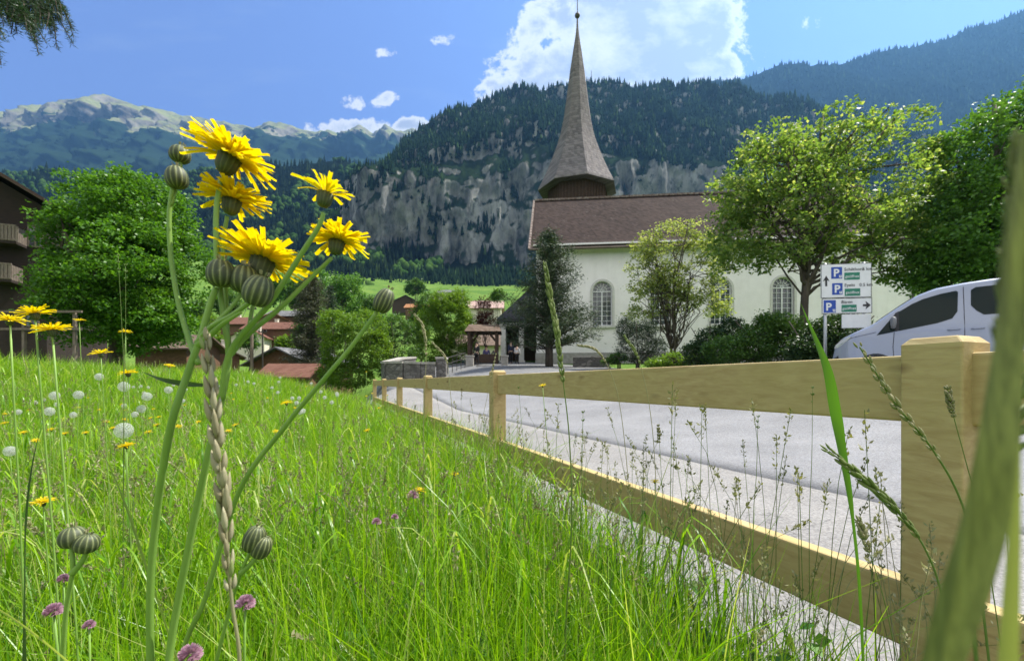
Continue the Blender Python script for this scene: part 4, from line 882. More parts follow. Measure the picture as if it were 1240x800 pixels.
far = [(365, 352, 16, 16, 115), (340, 345, 14, 14, 150), (318, 352, 13, 14, 150), (290, 352, 14, 14, 160), (272, 362, 16, 14, 110), (385, 340, 14, 14, 170), (450, 372, 12, 12, 90), (255, 395, 14, 14, 75), (300, 410, 10, 9, 62), (372, 405, 16, 16, 70), (560, 355, 8, 7, 180), (345, 415, 7, 6, 60), (240, 375, 12, 12, 100), (468, 380, 8, 8, 95)]
lab = ['round tree rising behind the open flower on the right', 'leafy tree above the orange roofed chalet', 'small crowned tree above the faded red roofs', 'rounded tree high behind the grey green flower buds', 'leafy tree right of the maple above the tan roofs', 'tree on the slope behind the narrow dark cypress', 'small tree at the lower left corner of the sunny pasture',
       'garden tree between the maple and the thick bud stem', 'low garden tree left of the thick utility pole', 'low tree with spreading twigs at the foot of the tall brown conifer', 'tiny tree beside the highest grey barn', 'small round garden tree beside the short thin pole', 'leafy tree at the right flank of the maple crown', 'small tree on the pasture edge left of the hay barns']
for i, ((px, row, hw, hh, Y), lb) in enumerate(zip(far, lab)):
    bs = T(px, Y); k = Y / 100
    tree(lb, bs, lob(bs, [(px, row, hw, hh, hw / F * Y, 0), (px + hw * .4, row + hh * .6, hw * .7, hh * .8, hw / F * Y * .7, 0), (px - hw * .5, row + hh * .5, hw * .6, hh * .8, hw / F * Y * .7, 0)]), .2 * k, 1.2, 380, 18, .8 * k, .5 * k, M[['mid', 'deep', 'mid', 'lime'][i % 4]], M['bark'], 60 + i, name='broadleaf_tree', group='trees among and behind the village roofs', nbr=6, stems=1)

# conifers
def conifer(label, base, H, R, seed, mat, bmat, name='conifer', tiers=26, per=11, tr=.16, z0=.12, droop=.1, needle=.14, irr=.25, dens=26, shape=.8, cl=.16, group=None):
    r = np.random.default_rng(seed); e = empty(name, base, label, 'tree', group); b = MB(); tips = []
    b.tube([(0, 0, -.4), (0, 0, H * .3), (r.uniform(-.05, .05), 0, H * .7), (0, 0, H * .98)], [tr, tr * .8, tr * .45, .02], 9)
    for k in range(tiers):
        t = k / (tiers - 1); z = H * (z0 + (1 - z0) * t * .97); w = R * (1 - t) ** shape * (0.75 + .5 * r.uniform()) + .08
        for j in range(per):
            a = 6.283 * (j + r.uniform(-.4, .4)) / per + k; L_ = w * r.uniform(1 - irr * 1.6, 1 + irr); q = Vector((math.cos(a) * L_, math.sin(a) * L_, z + L_ * r.uniform(-.1, .45) - droop * L_))
            p0 = Vector((0, 0, z - .1)); w_ = [p0, p0.lerp(q, .5) + Vector((0, 0, -.06 * L_)), q]; b.tube(w_, [.02 + .015 * L_, .014 + .006 * L_, .006], 4)
            for s in np.linspace(.3, 1, max(3, int(L_ / cl))): c_ = w_[0].lerp(w_[2], float(s)); tips.append((c_.x, c_.y, c_.z, .55 + .6 * s))
    tips = np.array(tips); n = len(tips); off = r.normal(size=(n, dens, 3)) * np.array([cl * .62, cl * .62, cl * .5]) * tips[:, 3][:, None, None]
    pts = (tips[:, None, :3] + off).reshape(-1, 3); v, f = leaf_quads(pts, needle, r, up=0.0, aspect=.16); raw_mesh('needles', v, f, mat, e); b.build('trunk', bmat, e, smooth=True); return e
bs = T(665, 27); conifer('ragged dark pine standing in front of the church corner', bs, P(0, 281, 27)[2] - bs[2], 1.9, 41, M['needle'], M['bark'], name='pine_tree', tiers=22, per=8, tr=.26, z0=.14, droop=-.12, needle=.24, irr=.5, dens=44, shape=.55, cl=.3)
bs = T(377, 46); conifer('tall brownish conifer beside the village roofs', bs, P(0, 332, 46)[2] - bs[2], 2.2, 42, M['needle_brown'], M['bark'], name='conifer', tiers=28, per=10, needle=.3, dens=34, shape=.35, cl=.34, irr=.15)
bs = T(400, 60); conifer('narrow dark cypress beside the rounded tree left of the pasture', bs, P(0, 345, 60)[2] - bs[2], 1.0, 43, M['juniper'], M['bark'], name='cypress', tiers=22, per=9, needle=.3, dens=24, shape=.3, cl=.34, irr=.1)
# a larch by the camera, its twigs hang into the top left corner
def larch():
    e = empty('larch_tree', (-6.6, 3.6, gzf(-6.6, 3.6)), 'larch with drooping bluish needle twigs hanging into the top left corner', 'tree'); o = Vector(e.location)
    b = MB(); b.tube([(0, 0, -.3), (0, 0, 3), (.1, 0, 8)], [.17, .14, .05], 10); b.build('trunk', M['bark'], e, smooth=True)
    r = random.Random(5); tips = []; br = MB()
    def L_(px, row, Y): return Vector(P(px, row, Y)) - o
    mains = [([L_(-220, -190, 3.7), L_(-70, -60, 3.9), L_(10, -14, 4.0), L_(58, 6, 4.05)]), ([L_(-220, -170, 3.6), L_(-60, -35, 3.7), L_(0, -10, 3.7), L_(26, 10, 3.7)]), ([L_(-250, -230, 4), L_(-60, -90, 4.1), L_(30, -35, 4.1), L_(66, -8, 4.1)]), ([L_(-200, -120, 3.4), L_(-80, -20, 3.4), L_(-20, 14, 3.4)])]
    for mn in mains:
        mn[0] = Vector((0.05, 0, mn[0].z)) if abs(mn[0].x) > 0 else mn[0]
        s = spline(mn, 10); br.tube(s, [.03 * (1 - i / len(s)) + .006 for i in range(len(s))], 5)
        for i in range(8, len(s)):
            for q in range(3):
                p = Vector(s[i]); ln = r.uniform(.12, .34); d = Vector((r.uniform(-.25, .75), r.uniform(-.4, .4), -1)).normalized()
                w = [p, p + d * ln * .5 + Vector((.03, 0, 0)), p + d * ln + Vector((.02, 0, -.03))]; br.tube(w, [.007, .005, .003], 4)
                for u in np.linspace(0.05, 1, int(ln / .016)):
                    c_ = w[0].lerp(w[1], u * 2) if u < .5 else w[1].lerp(w[2], u * 2 - 1); tips.append(c_[:])
    br.build('branches', M['bark'], e); t = np.array(tips); rr = np.random.default_rng(4)
    pts = (t[:, None] + rr.normal(size=(len(t), 9, 3)) * .006).reshape(-1, 3); v, f = leaf_quads(pts, .045, rr, up=0, aspect=.1); raw_mesh('needles', v, f, leafmat('larch_needles', (0.03, 0.06, 0.035), (0.06, 0.11, 0.06), .2), e)
larch()
# ------------------------------------------------------------ wooden fence along the sidewalk
def fencewood():
    m = bpy.data.materials.new('pale_pine'); m.use_nodes = True; t = NT(m.node_tree); b = t.n['Principled BSDF']
    tc = t.new('ShaderNodeTexCoord').outputs['Generated']; oc = t.new('ShaderNodeTexCoord').outputs['Object']
    rt_ = t.mapping(oc, (14, 1.3, 30), rot=(0, 0, -math.atan2(SA, CA)))
    g = t.noise(rt_, 2.2, 6, 0.65, 0.8); g2 = t.noise(oc, 2.3, 4, 0.6); kn = t.new('ShaderNodeTexVoronoi', {'Vector': t.mapping(oc, (1.6, 1.6, 5)), 'Scale': 1.9}).outputs['Distance']
    c = t.mix(t.new('ShaderNodeMapRange', {0: g, 1: 0.35, 2: 0.66}).outputs[0], (0.47, 0.365, 0.175), (0.35, 0.25, 0.11))
    c = t.mix(t.new('ShaderNodeMapRange', {0: g2, 1: 0.4, 2: 0.7, 4: 0.6}).outputs[0], c, (0.40, 0.33, 0.13))
    c = t.mix(t.new('ShaderNodeMapRange', {0: kn, 1: 0.13, 2: 0.05, 4: 0.85}).outputs[0], c, (0.12, 0.06, 0.025))
    t.l.new(c, b.inputs['Base Color']); b.inputs['Roughness'].default_value = 0.7; b.inputs['Specular IOR Level'].default_value = 0.25
    bb = t.new('ShaderNodeBump', {'Strength': 0.35, 'Distance': 0.002, 'Height': g}); t.l.new(bb.outputs[0], b.inputs['Normal']); return m
M['fence'] = fencewood()
DF = 1.0; wf = empty('wooden_fence', (*TD(2.5, DF), 0.0), 'pale new pine fence with two broad rails between meadow and sidewalk', 'fence')
fo_ = Vector(wf.location)
def fpt(t, D, z): x, y = TD(t, D); return (x - fo_.x, y - fo_.y, z)
def fbox(t0, t1, D0, D1, z0, z1, bev=.004):
    b = MB(); v = [fpt(t, D, z) for z in (z0, z1) for D in (D0, D1) for t in (t0, t1)]
    b.add(v, [(0, 1, 3, 2), (4, 6, 7, 5), (0, 4, 5, 1), (2, 3, 7, 6), (0, 2, 6, 4), (1, 5, 7, 3)]); return b
# rails' run: row 430 and 507 at column 1085 -> heights over the ground
t_of = lambda Y, D=1.0: (Y - D * SA) / CA
tp3 = t_of(.785); posts = [tp3 + 2.29 * k for k in range(-2, 6)]
rails = [('top_rail', EYE - .072, EYE + .050), ('lower_rail', EYE - .49, EYE - .368)]
for nm, z0, z1 in rails:
    for a, c in zip(posts[:-1], posts[1:]):
        o = fbox(a + .003, c - .003, DF - .018, DF + .022, z0, z1).build(nm, M['fence'], wf, bevel=.005)
for tp in posts:
    b = MB(); hw2 = .0435; top = EYE + .079
    v = [fpt(tp + i * hw2, DF - .002 + j * hw2, z) for z in (-.25, top - .012) for j in (-1, 1) for i in (-1, 1)] + [fpt(tp + i * (hw2 - .01), DF - .002 + j * (hw2 - .01), top) for j in (-1, 1) for i in (-1, 1)]
    b.add(v, [(0, 1, 3, 2), (0, 4, 5, 1), (2, 3, 7, 6), (0, 2, 6, 4), (1, 5, 7, 3), (4, 8, 9, 5), (6, 7, 11, 10), (4, 6, 10, 8), (5, 9, 11, 7), (8, 10, 11, 9)])
    b.build('post', M['fence'], wf, bevel=.003)

# ------------------------------------------------------------ parking sign
M['signwhite'] = pmat('sign_face', (0.72, 0.73, 0.72), (0.64, 0.66, 0.65), 4, 0.4); M['blue'] = pmat('sign_blue', (0.012, 0.06, 0.33), rough=.4)
M['green'] = pmat('sign_green', (0.01, 0.17, 0.10), rough=.4); M['black'] = pmat('black_paint', (0.02, 0.02, 0.022), rough=.5); M['alu'] = pmat('aluminium', (0.45, 0.46, 0.47), rough=.4, metal=.8)
SY = 11.6; sg = empty('parking_sign', (P(1024, 0, SY)[0], SY, gzf(P(1024, 0, SY)[0], SY)), 'white direction sign with blue P symbols, green boxes and arrows', 'sign', rz=-rad(8)); gs = sg.location.z
def sx(px): return (px - 1024) / F * SY
def sz(row): return EYE + (HY - row) / F * SY - gs
def panel(px0, px1, r0, r1, name='panel'):
    p = MB().box(sx(px0), sx(px1), 0, .03, sz(r1), sz(r0)).build(name, M['signwhite'], sg, bevel=.008)
    b = MB(); w = .012; x0, x1, z0, z1 = sx(px0), sx(px1), sz(r1), sz(r0)
    b.box(x0, x1, -.004, 0, z0, z0 + w); b.box(x0, x1, -.004, 0, z1 - w, z1); b.box(x0, x0 + w, -.004, 0, z0 + w, z1 - w); b.box(x1 - w, x1, -.004, 0, z0 + w, z1 - w)
    b.build('border', M['black'], p); return p
pA = panel(996.5, 1052.5, 319, 360.3); pB = panel(997.5, 1053, 360.8, 379.5)
MB().box(sx(1020), sx(1052), .002, .025, sz(397), sz(380.5)).build('blank_plate', M['signwhite'], sg, bevel=.006)
def text(s, px, row, size, mat, parent, name='lettering', align='LEFT', bold=.0, yoff=-.006):
    c = bpy.data.curves.new(name, 'FONT'); c.body = s; c.size = size; c.align_x = align; c.align_y = 'BOTTOM_BASELINE'; c.extrude = .0015; c.offset = bold; c.resolution_u = 3
    o = bpy.data.objects.new(name, c); COL.objects.link(o); dg = bpy.context.evaluated_depsgraph_get(); me = bpy.data.meshes.new_from_object(o.evaluated_get(dg)); bpy.data.objects.remove(o)
    me.materials.clear(); me.materials.append(mat); q = bpy.data.objects.new(name, me); COL.objects.link(q); q.parent = parent; q.rotation_euler = (rad(90), 0, 0); q.location = (sx(px), yoff, sz(row)); return q
def pbox(px0, px1, r0, r1, par):
    o = MB().box(sx(px0), sx(px1), -.006, 0, sz(r1), sz(r0)).build('parking_symbol', M['blue'], par)
    text('P', px0 + 2.2, r1 - 2.8, .27, M['signwhite'], o, 'letter_p', bold=.008, yoff=-.009)
    text('u', px1 - 3.6, r1 - 1.2, .13, M['signwhite'], o, 'small_mark', bold=.004, yoff=-.009)
pbox(1008, 1020, 323, 337, pA); pbox(1009, 1020.5, 342.5, 356.5, pA); pbox(999.5, 1013, 363, 378, pB)
for (a, b_, c, d, p) in ((1022.5, 1039.5, 330, 338.8, pA), (1023, 1040, 349.5, 358.3, pA), (1019.5, 1036, 369, 377.5, pB)):
    o = MB().box(sx(a), sx(b_), -.006, 0, sz(d), sz(c)).build('green_box', M['green'], p); text('geöffnet', (a + b_) / 2, d - 2.6, .1, M['signwhite'], o, align='CENTER', yoff=-.009)
text('Schilthorn', 1022.3, 328, .115, M['black'], pA); text('5 km', 1042.3, 328, .115, M['black'], pA)
text('Eyelti', 1022.5, 347, .115, M['black'], pA); text('0.5 km', 1039, 347, .115, M['black'], pA); text('Bären', 1019, 367.3, .115, M['black'], pB)
def arrow(pts, par): b = MB(); b.prism([(sx(x), sz(y)) for x, y in pts], lambda u, w, k: (u, -.0055 * k, w)); b.build('arrow', M['black'], par)
arrow([(1001.2, 346), (1001.2, 338.5), (998.5, 340), (1002.3, 333), (1006, 340), (1003.4, 338.5), (1003.4, 346)], pA)
arrow([(1043, 368.8), (1047, 368.8), (1045.8, 365), (1051.5, 370), (1045.8, 375), (1047, 371.2), (1043, 371.2)], pB)
for px in (1003, 1046):
    b = MB(); b.tube([(sx(px), .08, -.2), (sx(px), .08, sz(317.5))], .04, 10); b.build('post', M['alu'], sg, smooth=True)
b = MB()
for r_ in (326, 352, 372): b.box(sx(1001), sx(1048), .032, .06, sz(r_), sz(r_ - 1.2))
b.build('brackets', M['alu'], sg)

# ------------------------------------------------------------ van, parked on the far side of the road
M['vanpaint'] = pmat('silver_blue_paint', (0.29, 0.32, 0.40), rough=.3, metal=.15, coat=.7, spec=.5)
M['carglass'] = pmat('tinted_glass', (0.012, 0.02, 0.018), rough=.04, spec=.15); M['rubber'] = pmat('black_rubber', (0.018, 0.018, 0.018), (0.03, 0.03, 0.03), 8, .75)
M['mirrorshell'] = pmat('grey_shell', (0.16, 0.165, 0.175), rough=.4)
M['lamp'] = pmat('lamp_glass', (0.55, 0.56, 0.56), rough=.08, spec=.9, coat=1); M['red_lamp'] = pmat('rear_lamp', (0.35, 0.01, 0.01), rough=.15, coat=1)
vx, vy = 7.98, 11.1; vg = gzf(9.4, 9.6)
van = empty('parked_van', (vx, vy, vg), 'silver blue delivery van parked across the road behind the fence', 'van', rz=rad(-36))
# local +x runs from the nose to the tail, the near side is -y (then +y away from the camera)
top_pts = [(0.0, .60), (.03, .80), (.1, .97), (.2, 1.07), (.45, 1.20), (.73, 1.335), (.95, 1.51), (1.2, 1.71), (1.487, 1.92), (1.78, 2.04), (2.21, 2.105), (2.64, 2.14), (3.6, 2.15), (4.1, 2.11), (4.3, 2.03), (4.38, 1.4), (4.42, .8), (4.42, .5)]
tx, tz = np.array(top_pts).T
def hwid(l, z):
    base = .845 - .165 * max(0, (z - 1.1) / 1.04) ** 1.2
    nose = 1 - .42 * max(0, (.55 - l) / .55) ** 2.2; tail = 1 - .06 * max(0, (l - 4.1) / .32) ** 2
    return base * nose * tail
ls = np.concatenate([np.linspace(0, .3, 8)[:-1], np.linspace(.3, 2.4, 22)[:-1], np.linspace(2.4, 4.1, 10)[:-1], np.linspace(4.1, 4.42, 6)])
V_ = []; nz_ = 16
for l in ls:
    zt = float(np.interp(l, tx, tz)); zb = .26 if .12 < l < 4.3 else .36
    rd = min(.10, (zt - zb) * .3); ring = []
    for k in range(nz_):
        u = k / (nz_ - 1); z = zb + (zt - rd - zb) * u; ring.append((l, -hwid(l, z), z))
    for a in (30, 60): ring.append((l, -(hwid(l, zt - rd) - rd * (1 - math.cos(rad(a)))), zt - rd + rd * math.sin(rad(a))))
    yl = hwid(l, zt - rd) - rd; ring += [(l, -yl, zt), (l, -yl * .5, zt + .012), (l, 0, zt + .016)]
    V_.append(ring)
nr = len(V_[0]); b = MB(); vv = [p for r in V_ for p in r] + [(p[0], -p[1], p[2]) for r in V_ for p in r]; nn_ = len(ls) * nr; ff = []
for i in range(len(ls) - 1):
    for k in range(nr - 1):
        a = i * nr + k; ff.append((a, a + nr, a + nr + 1, a + 1)); ff.append((nn_ + a, nn_ + a + 1, nn_ + a + nr + 1, nn_ + a + nr))
ff += [tuple(range(nr)) + tuple(nn_ + k for k in range(nr - 2, -1, -1)), tuple((len(ls) - 1) * nr + k for k in range(nr - 1, -1, -1)) + tuple(nn_ + (len(ls) - 1) * nr + k for k in range(nr - 1))]
b.add(vv, ff); body = b.build('body', M['vanpaint'], van, smooth=True)
def vside(poly, mat, name, par, off=.006, yd=1, th=.004, sub=4):
    """panel lying on the curved side; poly in (l, z)"""
    for s in ((1, -1) if yd == 2 else (1,)):
        b = MB(); p = []
        for (a, c) in zip(poly, poly[1:] + poly[:1]):
            for k in range(sub): t = k / sub; p.append((a[0] + (c[0] - a[0]) * t, a[1] + (c[1] - a[1]) * t))
        cx_, cz_ = np.mean(p, 0); rings = [[(cx_ + (l - cx_) * q, cz_ + (z - cz_) * q) for l, z in p] for q in (1, .75, .5, .25)]
        V2 = [(l, -s * (hwid(l, z) + off), z) for r in rings for l, z in r] + [(cx_, -s * (hwid(cx_, cz_) + off), cz_)] + [(l, -s * (hwid(l, z) - .01), z) for l, z in rings[0]]
        n = len(p); F2 = [(r * n + i, r * n + (i + 1) % n, (r + 1) * n + (i + 1) % n, (r + 1) * n + i) for r in range(3) for i in range(n)] + [(3 * n + i, 3 * n + (i + 1) % n, 4 * n) for i in range(n)] + [(i, 4 * n + 1 + i, 4 * n + 1 + (i + 1) % n, (i + 1) % n) for i in range(n)]
        if s < 0: F2 = [f[::-1] for f in F2]
        b.add(V2, F2); b.build(name, mat, par)
qw = [(.80, 1.080), (1.12, 1.540), (1.12, 1.145)]
dw = [(1.18, 1.155), (1.18, 1.575), (1.4, 1.730), (1.58, 1.820), (1.85, 1.900), (2.09, 1.940), (2.12, 1.910), (2.10, 1.500), (2.02, 1.360), (1.8, 1.280)]
rw = [(2.38, 1.490), (2.30, 1.610), (2.31, 1.930), (2.38, 1.980), (3.2, 2.010), (3.26, 1.950), (3.24, 1.470), (3.16, 1.400), (2.48, 1.400)]
rw2 = [(3.44, 1.470), (3.42, 1.950), (3.5, 2.000), (4.05, 1.970), (4.14, 1.850), (4.1, 1.470), (4.0, 1.420), (3.52, 1.420)]
vside([(1.115, 1.145), (1.115, 1.550), (1.185, 1.595), (1.185, 1.155)], M['black'], 'window_pillar', van, off=.003, yd=2)
for poly, nm in ((qw, 'quarter_window'), (dw, 'front_window'), (rw, 'side_window'), (rw2, 'rear_side_window')): vside(poly, M['carglass'], nm, van, yd=2)
M['seam'] = M['black']
def vline(pts, w, name, mat, off=.004):
    b = MB(); p = []
    for a, c in zip(pts[:-1], pts[1:]):
        for k in range(5): t = k / 5; p.append((a[0] + (c[0] - a[0]) * t, a[1] + (c[1] - a[1]) * t))
    p.append(pts[-1]); b.tube([(l, -(hwid(l, z) + off - w * .5), z) for l, z in p], w, 5); return b.build(name, mat, van)
vline([(1.10, .50), (1.08, .8), (1.10, 1.13)], .006, 'front_door_seam', M['seam'])
vline([(2.2, .42), (2.2, 2.01)], .006, 'front_door_seam', M['seam'])
vline([(3.33, .42), (3.32, 2.03)], .006, 'sliding_door_seam', M['seam'])
vline([(3.4, 1.3), (4.1, 1.3)], .010, 'door_track', M['seam']); 
vline([(.05, .85), (.35, 1.05), (.79, 1.15)], .005, 'bonnet_seam', M['seam'])
def handle(x): b = MB(); b.tube([(x, -hwid(x, 1.12) - .004, 1.12), (x + .03, -hwid(x, 1.12) - .035, 1.125), (x + .15, -hwid(x, 1.12) - .035, 1.13), (x + .18, -hwid(x, 1.12) - .004, 1.13)], .014, 8); b.build('door_handle', M['vanpaint'], van, smooth=True)
handle(1.95); handle(2.3)
b = MB(); b.lathe([(.02, 0), (.085, .02), (.10, .1), (.10, .19), (.08, .25), (.02, .265)], 14, (1.08, -.93, 1.20)); b.v = [(p[0] * .55 + 1.08 * .45, p[1], p[2]) for p in b.v]; mi_ = b.build('mirror', M['mirrorshell'], van, smooth=True)
MB().bar((1.12, -.80, 1.25), (1.09, -.9, 1.27), .05, .04).build('mirror_arm', M['black'], mi_)
for s in (-1, 1):
    hp = [(.04, .83), (.06, .91), (.16, 1.01), (.30, 1.08), (.36, 1.08), (.24, .96), (.10, .85)]
    b = MB(); n = len(hp); b.prism(hp, lambda l, z, k: (l - .004 if k else l + .03, s * (hwid(l, z) + (.008 if k else -.06)), z)); b.build('headlight', M['lamp'], van)
    b = MB(); b.box(4.28, 4.432, s * .72 - .08, s * .72 + .08, 1.0, 1.6); b.build('rear_lamp', M['red_lamp'], van)
    for wx in (.78, 3.5):
        y = s * .775; b = MB(); pr = [(.16, -.1), (.30, -.1), (.318, -.07), (.32, 0), (.318, .07), (.30, .1), (.19, .1)]; b.lathe(pr, 30, (wx, y, .32), axis=(0, s, 0)); w = b.build('wheel', M['rubber'], van, smooth=True)
        b = MB(); b.lathe([(.2, .08), (.19, .112), (.05, .10), (.04, .12), (.01, .125)], 20, (wx, y, .32), axis=(0, s, 0))
        b.build('rim', M['alu'], w)
        b = MB(); b.tube([(wx + .35 * math.cos(a), s * (hwid(wx, .5) + .002), .31 + .35 * math.sin(a)) for a in np.linspace(0, math.pi, 14)], .018, 6); b.build('wheel_arch', M['black'], van)
b = MB(); b.prism([(.03, .34), (.03, .58), (.14, .66), (.14, .30)], lambda u, w, k: (u - .03, (k - .5) * 1.3, w)); b.build('front_bumper', M['black'], van)
ws_ = MB(); ws_.prism([(.80, 1.395), (1.2, 1.713), (1.46, 1.902), (1.45, 1.88), (1.2, 1.69), (.82, 1.38)], lambda u, w, k: (u - .004, (k - .5) * 1.22, w + .014)); ws_.build('windscreen', M['carglass'], van)

# ------------------------------------------------------------ people by the porch
M['skin'] = pmat('skin', (0.52, 0.34, 0.25), rough=.6)
def cloth(n, c): M[n] = pmat(n, c, tuple(x * .7 for x in c), 9, .9, .2, 30)
cloth('white_shirt', (.72, .72, .74)); cloth('navy_cloth', (.03, .035, .07)); cloth('black_cloth', (.02, .02, .022)); cloth('purple_cloth', (.12, .10, .24)); cloth('grey_cloth', (.18, .18, .2)); cloth('hair', (.035, .024, .016))
def skinned(name, verts, edges, radii, mat, parent, sub=1):
    me = bpy.data.meshes.new(name); me.from_pydata(verts, edges, []); o = bpy.data.objects.new(name, me); COL.objects.link(o)
    sk = o.modifiers.new('skin', 'SKIN'); su = o.modifiers.new('sub', 'SUBSURF'); su.levels = sub; su.render_levels = sub
    for v, r in zip(me.skin_vertices[0].data, radii): v.radius = r if isinstance(r, tuple) else (r, r)
    me.skin_vertices[0].data[0].use_root = True
    bpy.context.view_layer.update(); dg = bpy.context.evaluated_depsgraph_get(); m2 = bpy.data.meshes.new_from_object(o.evaluated_get(dg)); bpy.data.objects.remove(o)
    m2.materials.clear(); m2.materials.append(mat)
    for p in m2.polygons: p.use_smooth = True
    o = bpy.data.objects.new(name, m2); COL.objects.link(o)
    if parent: o.parent = parent
    return o
def person(label, px, Y, H, rz, top, legs, sit=False, arm=0.0, group=None, row=None):
    x = (px - CX) / F * Y; g = gzf(x, Y) if row is None else P(px, row, Y)[2]
    e = empty('person', (x, Y, g), label, 'person', group, rz); k = H / 1.75; S = lambda *p: tuple(q * k for q in p)
    hz = .93 if not sit else .48
    J = {'pel': (0, 0, hz), 'sp': (0, 0.01, hz + .22), 'ch': (0, 0, hz + .42), 'nk': (0, .0, hz + .56), 'hd': (0, -.02, hz + .68)}
    vs = [S(*J[n]) for n in ('pel', 'sp', 'ch', 'nk')]; es = [(0, 1), (1, 2), (2, 3)]; rs = [(.15 * k, .11 * k), (.135 * k, .1 * k), (.16 * k, .11 * k), (.055 * k, .055 * k)]
    body_v, body_e, body_r = list(vs), list(es), list(rs)
    lv, le, lr = [S(0, 0, hz - .01)], [], [(.155 * k, .115 * k)]
    for s in (-1, 1):
        i = len(body_v); sh = S(s * .19, 0, hz + .50); el = S(s * (.25 + .1 * arm), -.04 - .12 * arm, hz + .22); wr = S(s * (.24 - .1 * arm), -.14 - .2 * arm, hz + (-.02 + .25 * arm)); hn = S(s * (.23 - .12 * arm), -.17 - .24 * arm, hz + (-.1 + .28 * arm))
        body_v += [sh, el, wr, hn]; body_e += [(2, i), (i, i + 1), (i + 1, i + 2), (i + 2, i + 3)]; body_r += [.06 * k, .043 * k, .03 * k, .036 * k]
        i = len(lv)
        if sit: pts = [S(s * .09, -.02, hz - .02), S(s * .12, -.42, hz + .0), S(s * .12, -.44, .08), S(s * .12, -.58, .04)]
        else: pts = [S(s * .09, 0, hz - .06), S(s * .10, -.02 + s * .03, .50), S(s * .10, .02 + s * .06, .08), S(s * .11, -.13 + s * .06, .035)]
        lv += pts; le += [(0, i), (i, i + 1), (i + 1, i + 2), (i + 2, i + 3)]; lr += [.085 * k, .06 * k, .04 * k, .036 * k]
    # one continuous body: legs, trunk, arms, neck and head
    n0 = len(body_v); allv = body_v + lv[1:]; alle = body_e + [(0 if a == 0 else a - 1 + n0, b_ - 1 + n0) for a, b_ in le]; allr = body_r + lr[1:]
    allv += [S(*J['hd']), S(0, -.02, hz + .80)]; m = len(allv); alle += [(3, m - 2), (m - 2, m - 1)]; allr += [(.08 * k, .095 * k), (.055 * k, .065 * k)]
    bd = skinned('body', allv, alle, allr, M['skin'], e, 2)
    ex = 1.14
    tv = body_v[:3] + [S(0, 0, hz + .50)] + [v for i, v in enumerate(body_v[4:]) if i % 4 != 3]
    te = [(0, 1), (1, 2), (2, 3)]
    for q in (4, 7): te += [(2, q), (q, q + 1), (q + 1, q + 2)]
    tr_ = [body_r[0], body_r[1], body_r[2], (.075 * k, .07 * k)] + [.06 * k, .045 * k, .036 * k] * 2
    skinned('shirt', tv, te, [(r[0] * ex, r[1] * ex) if isinstance(r, tuple) else r * 1.25 for r in tr_], M[top], e, 2)
    skinned('trousers', lv, le, [(r[0] * ex, r[1] * ex) if isinstance(r, tuple) else r * 1.2 for r in lr], M[legs], e, 2)
    b = MB(); b.ball(S(0, .015, hz + .775), .112 * k, 12, 1.05); b.build('hair', M['hair'], e, smooth=True)
    b = MB(); b.ball(S(0, -.115, hz + .70), .014 * k, 6, 1.4); 
    for s in (-1, 1): b.ball(S(s * .082, 0, hz + .70), .02 * k, 6, 1.5)
    b.build('nose_and_ears', M['skin'], bd, smooth=True)
    b = MB(); 
    for s in (-1, 1): b.ball(S(s * .032, -.103, hz + .725), .01 * k, 6)
    b.build('eyes', M['black_cloth'], bd)
    return e
person('standing person in white shirt and dark trousers beside the right gate pier', 626, 31, 1.35, 2.6, 'white_shirt', 'black_cloth')
person('standing person in navy clothes left of the one in the white shirt', 618.5, 32.5, 1.6, .4, 'navy_cloth', 'black_cloth')
person('person in black standing at the left corner of the timber shelter', 577.5, 30.2, 1.55, -.6, 'black_cloth', 'black_cloth')
person('seated person in purple top under the timber shelter', 589, 32.3, 1.7, .3, 'purple_cloth', 'black_cloth', sit=True)
person('seated person in grey under the shelter to the right of the purple top', 600, 32.6, 1.6, -.5, 'grey_cloth', 'black_cloth', sit=True, arm=.8)
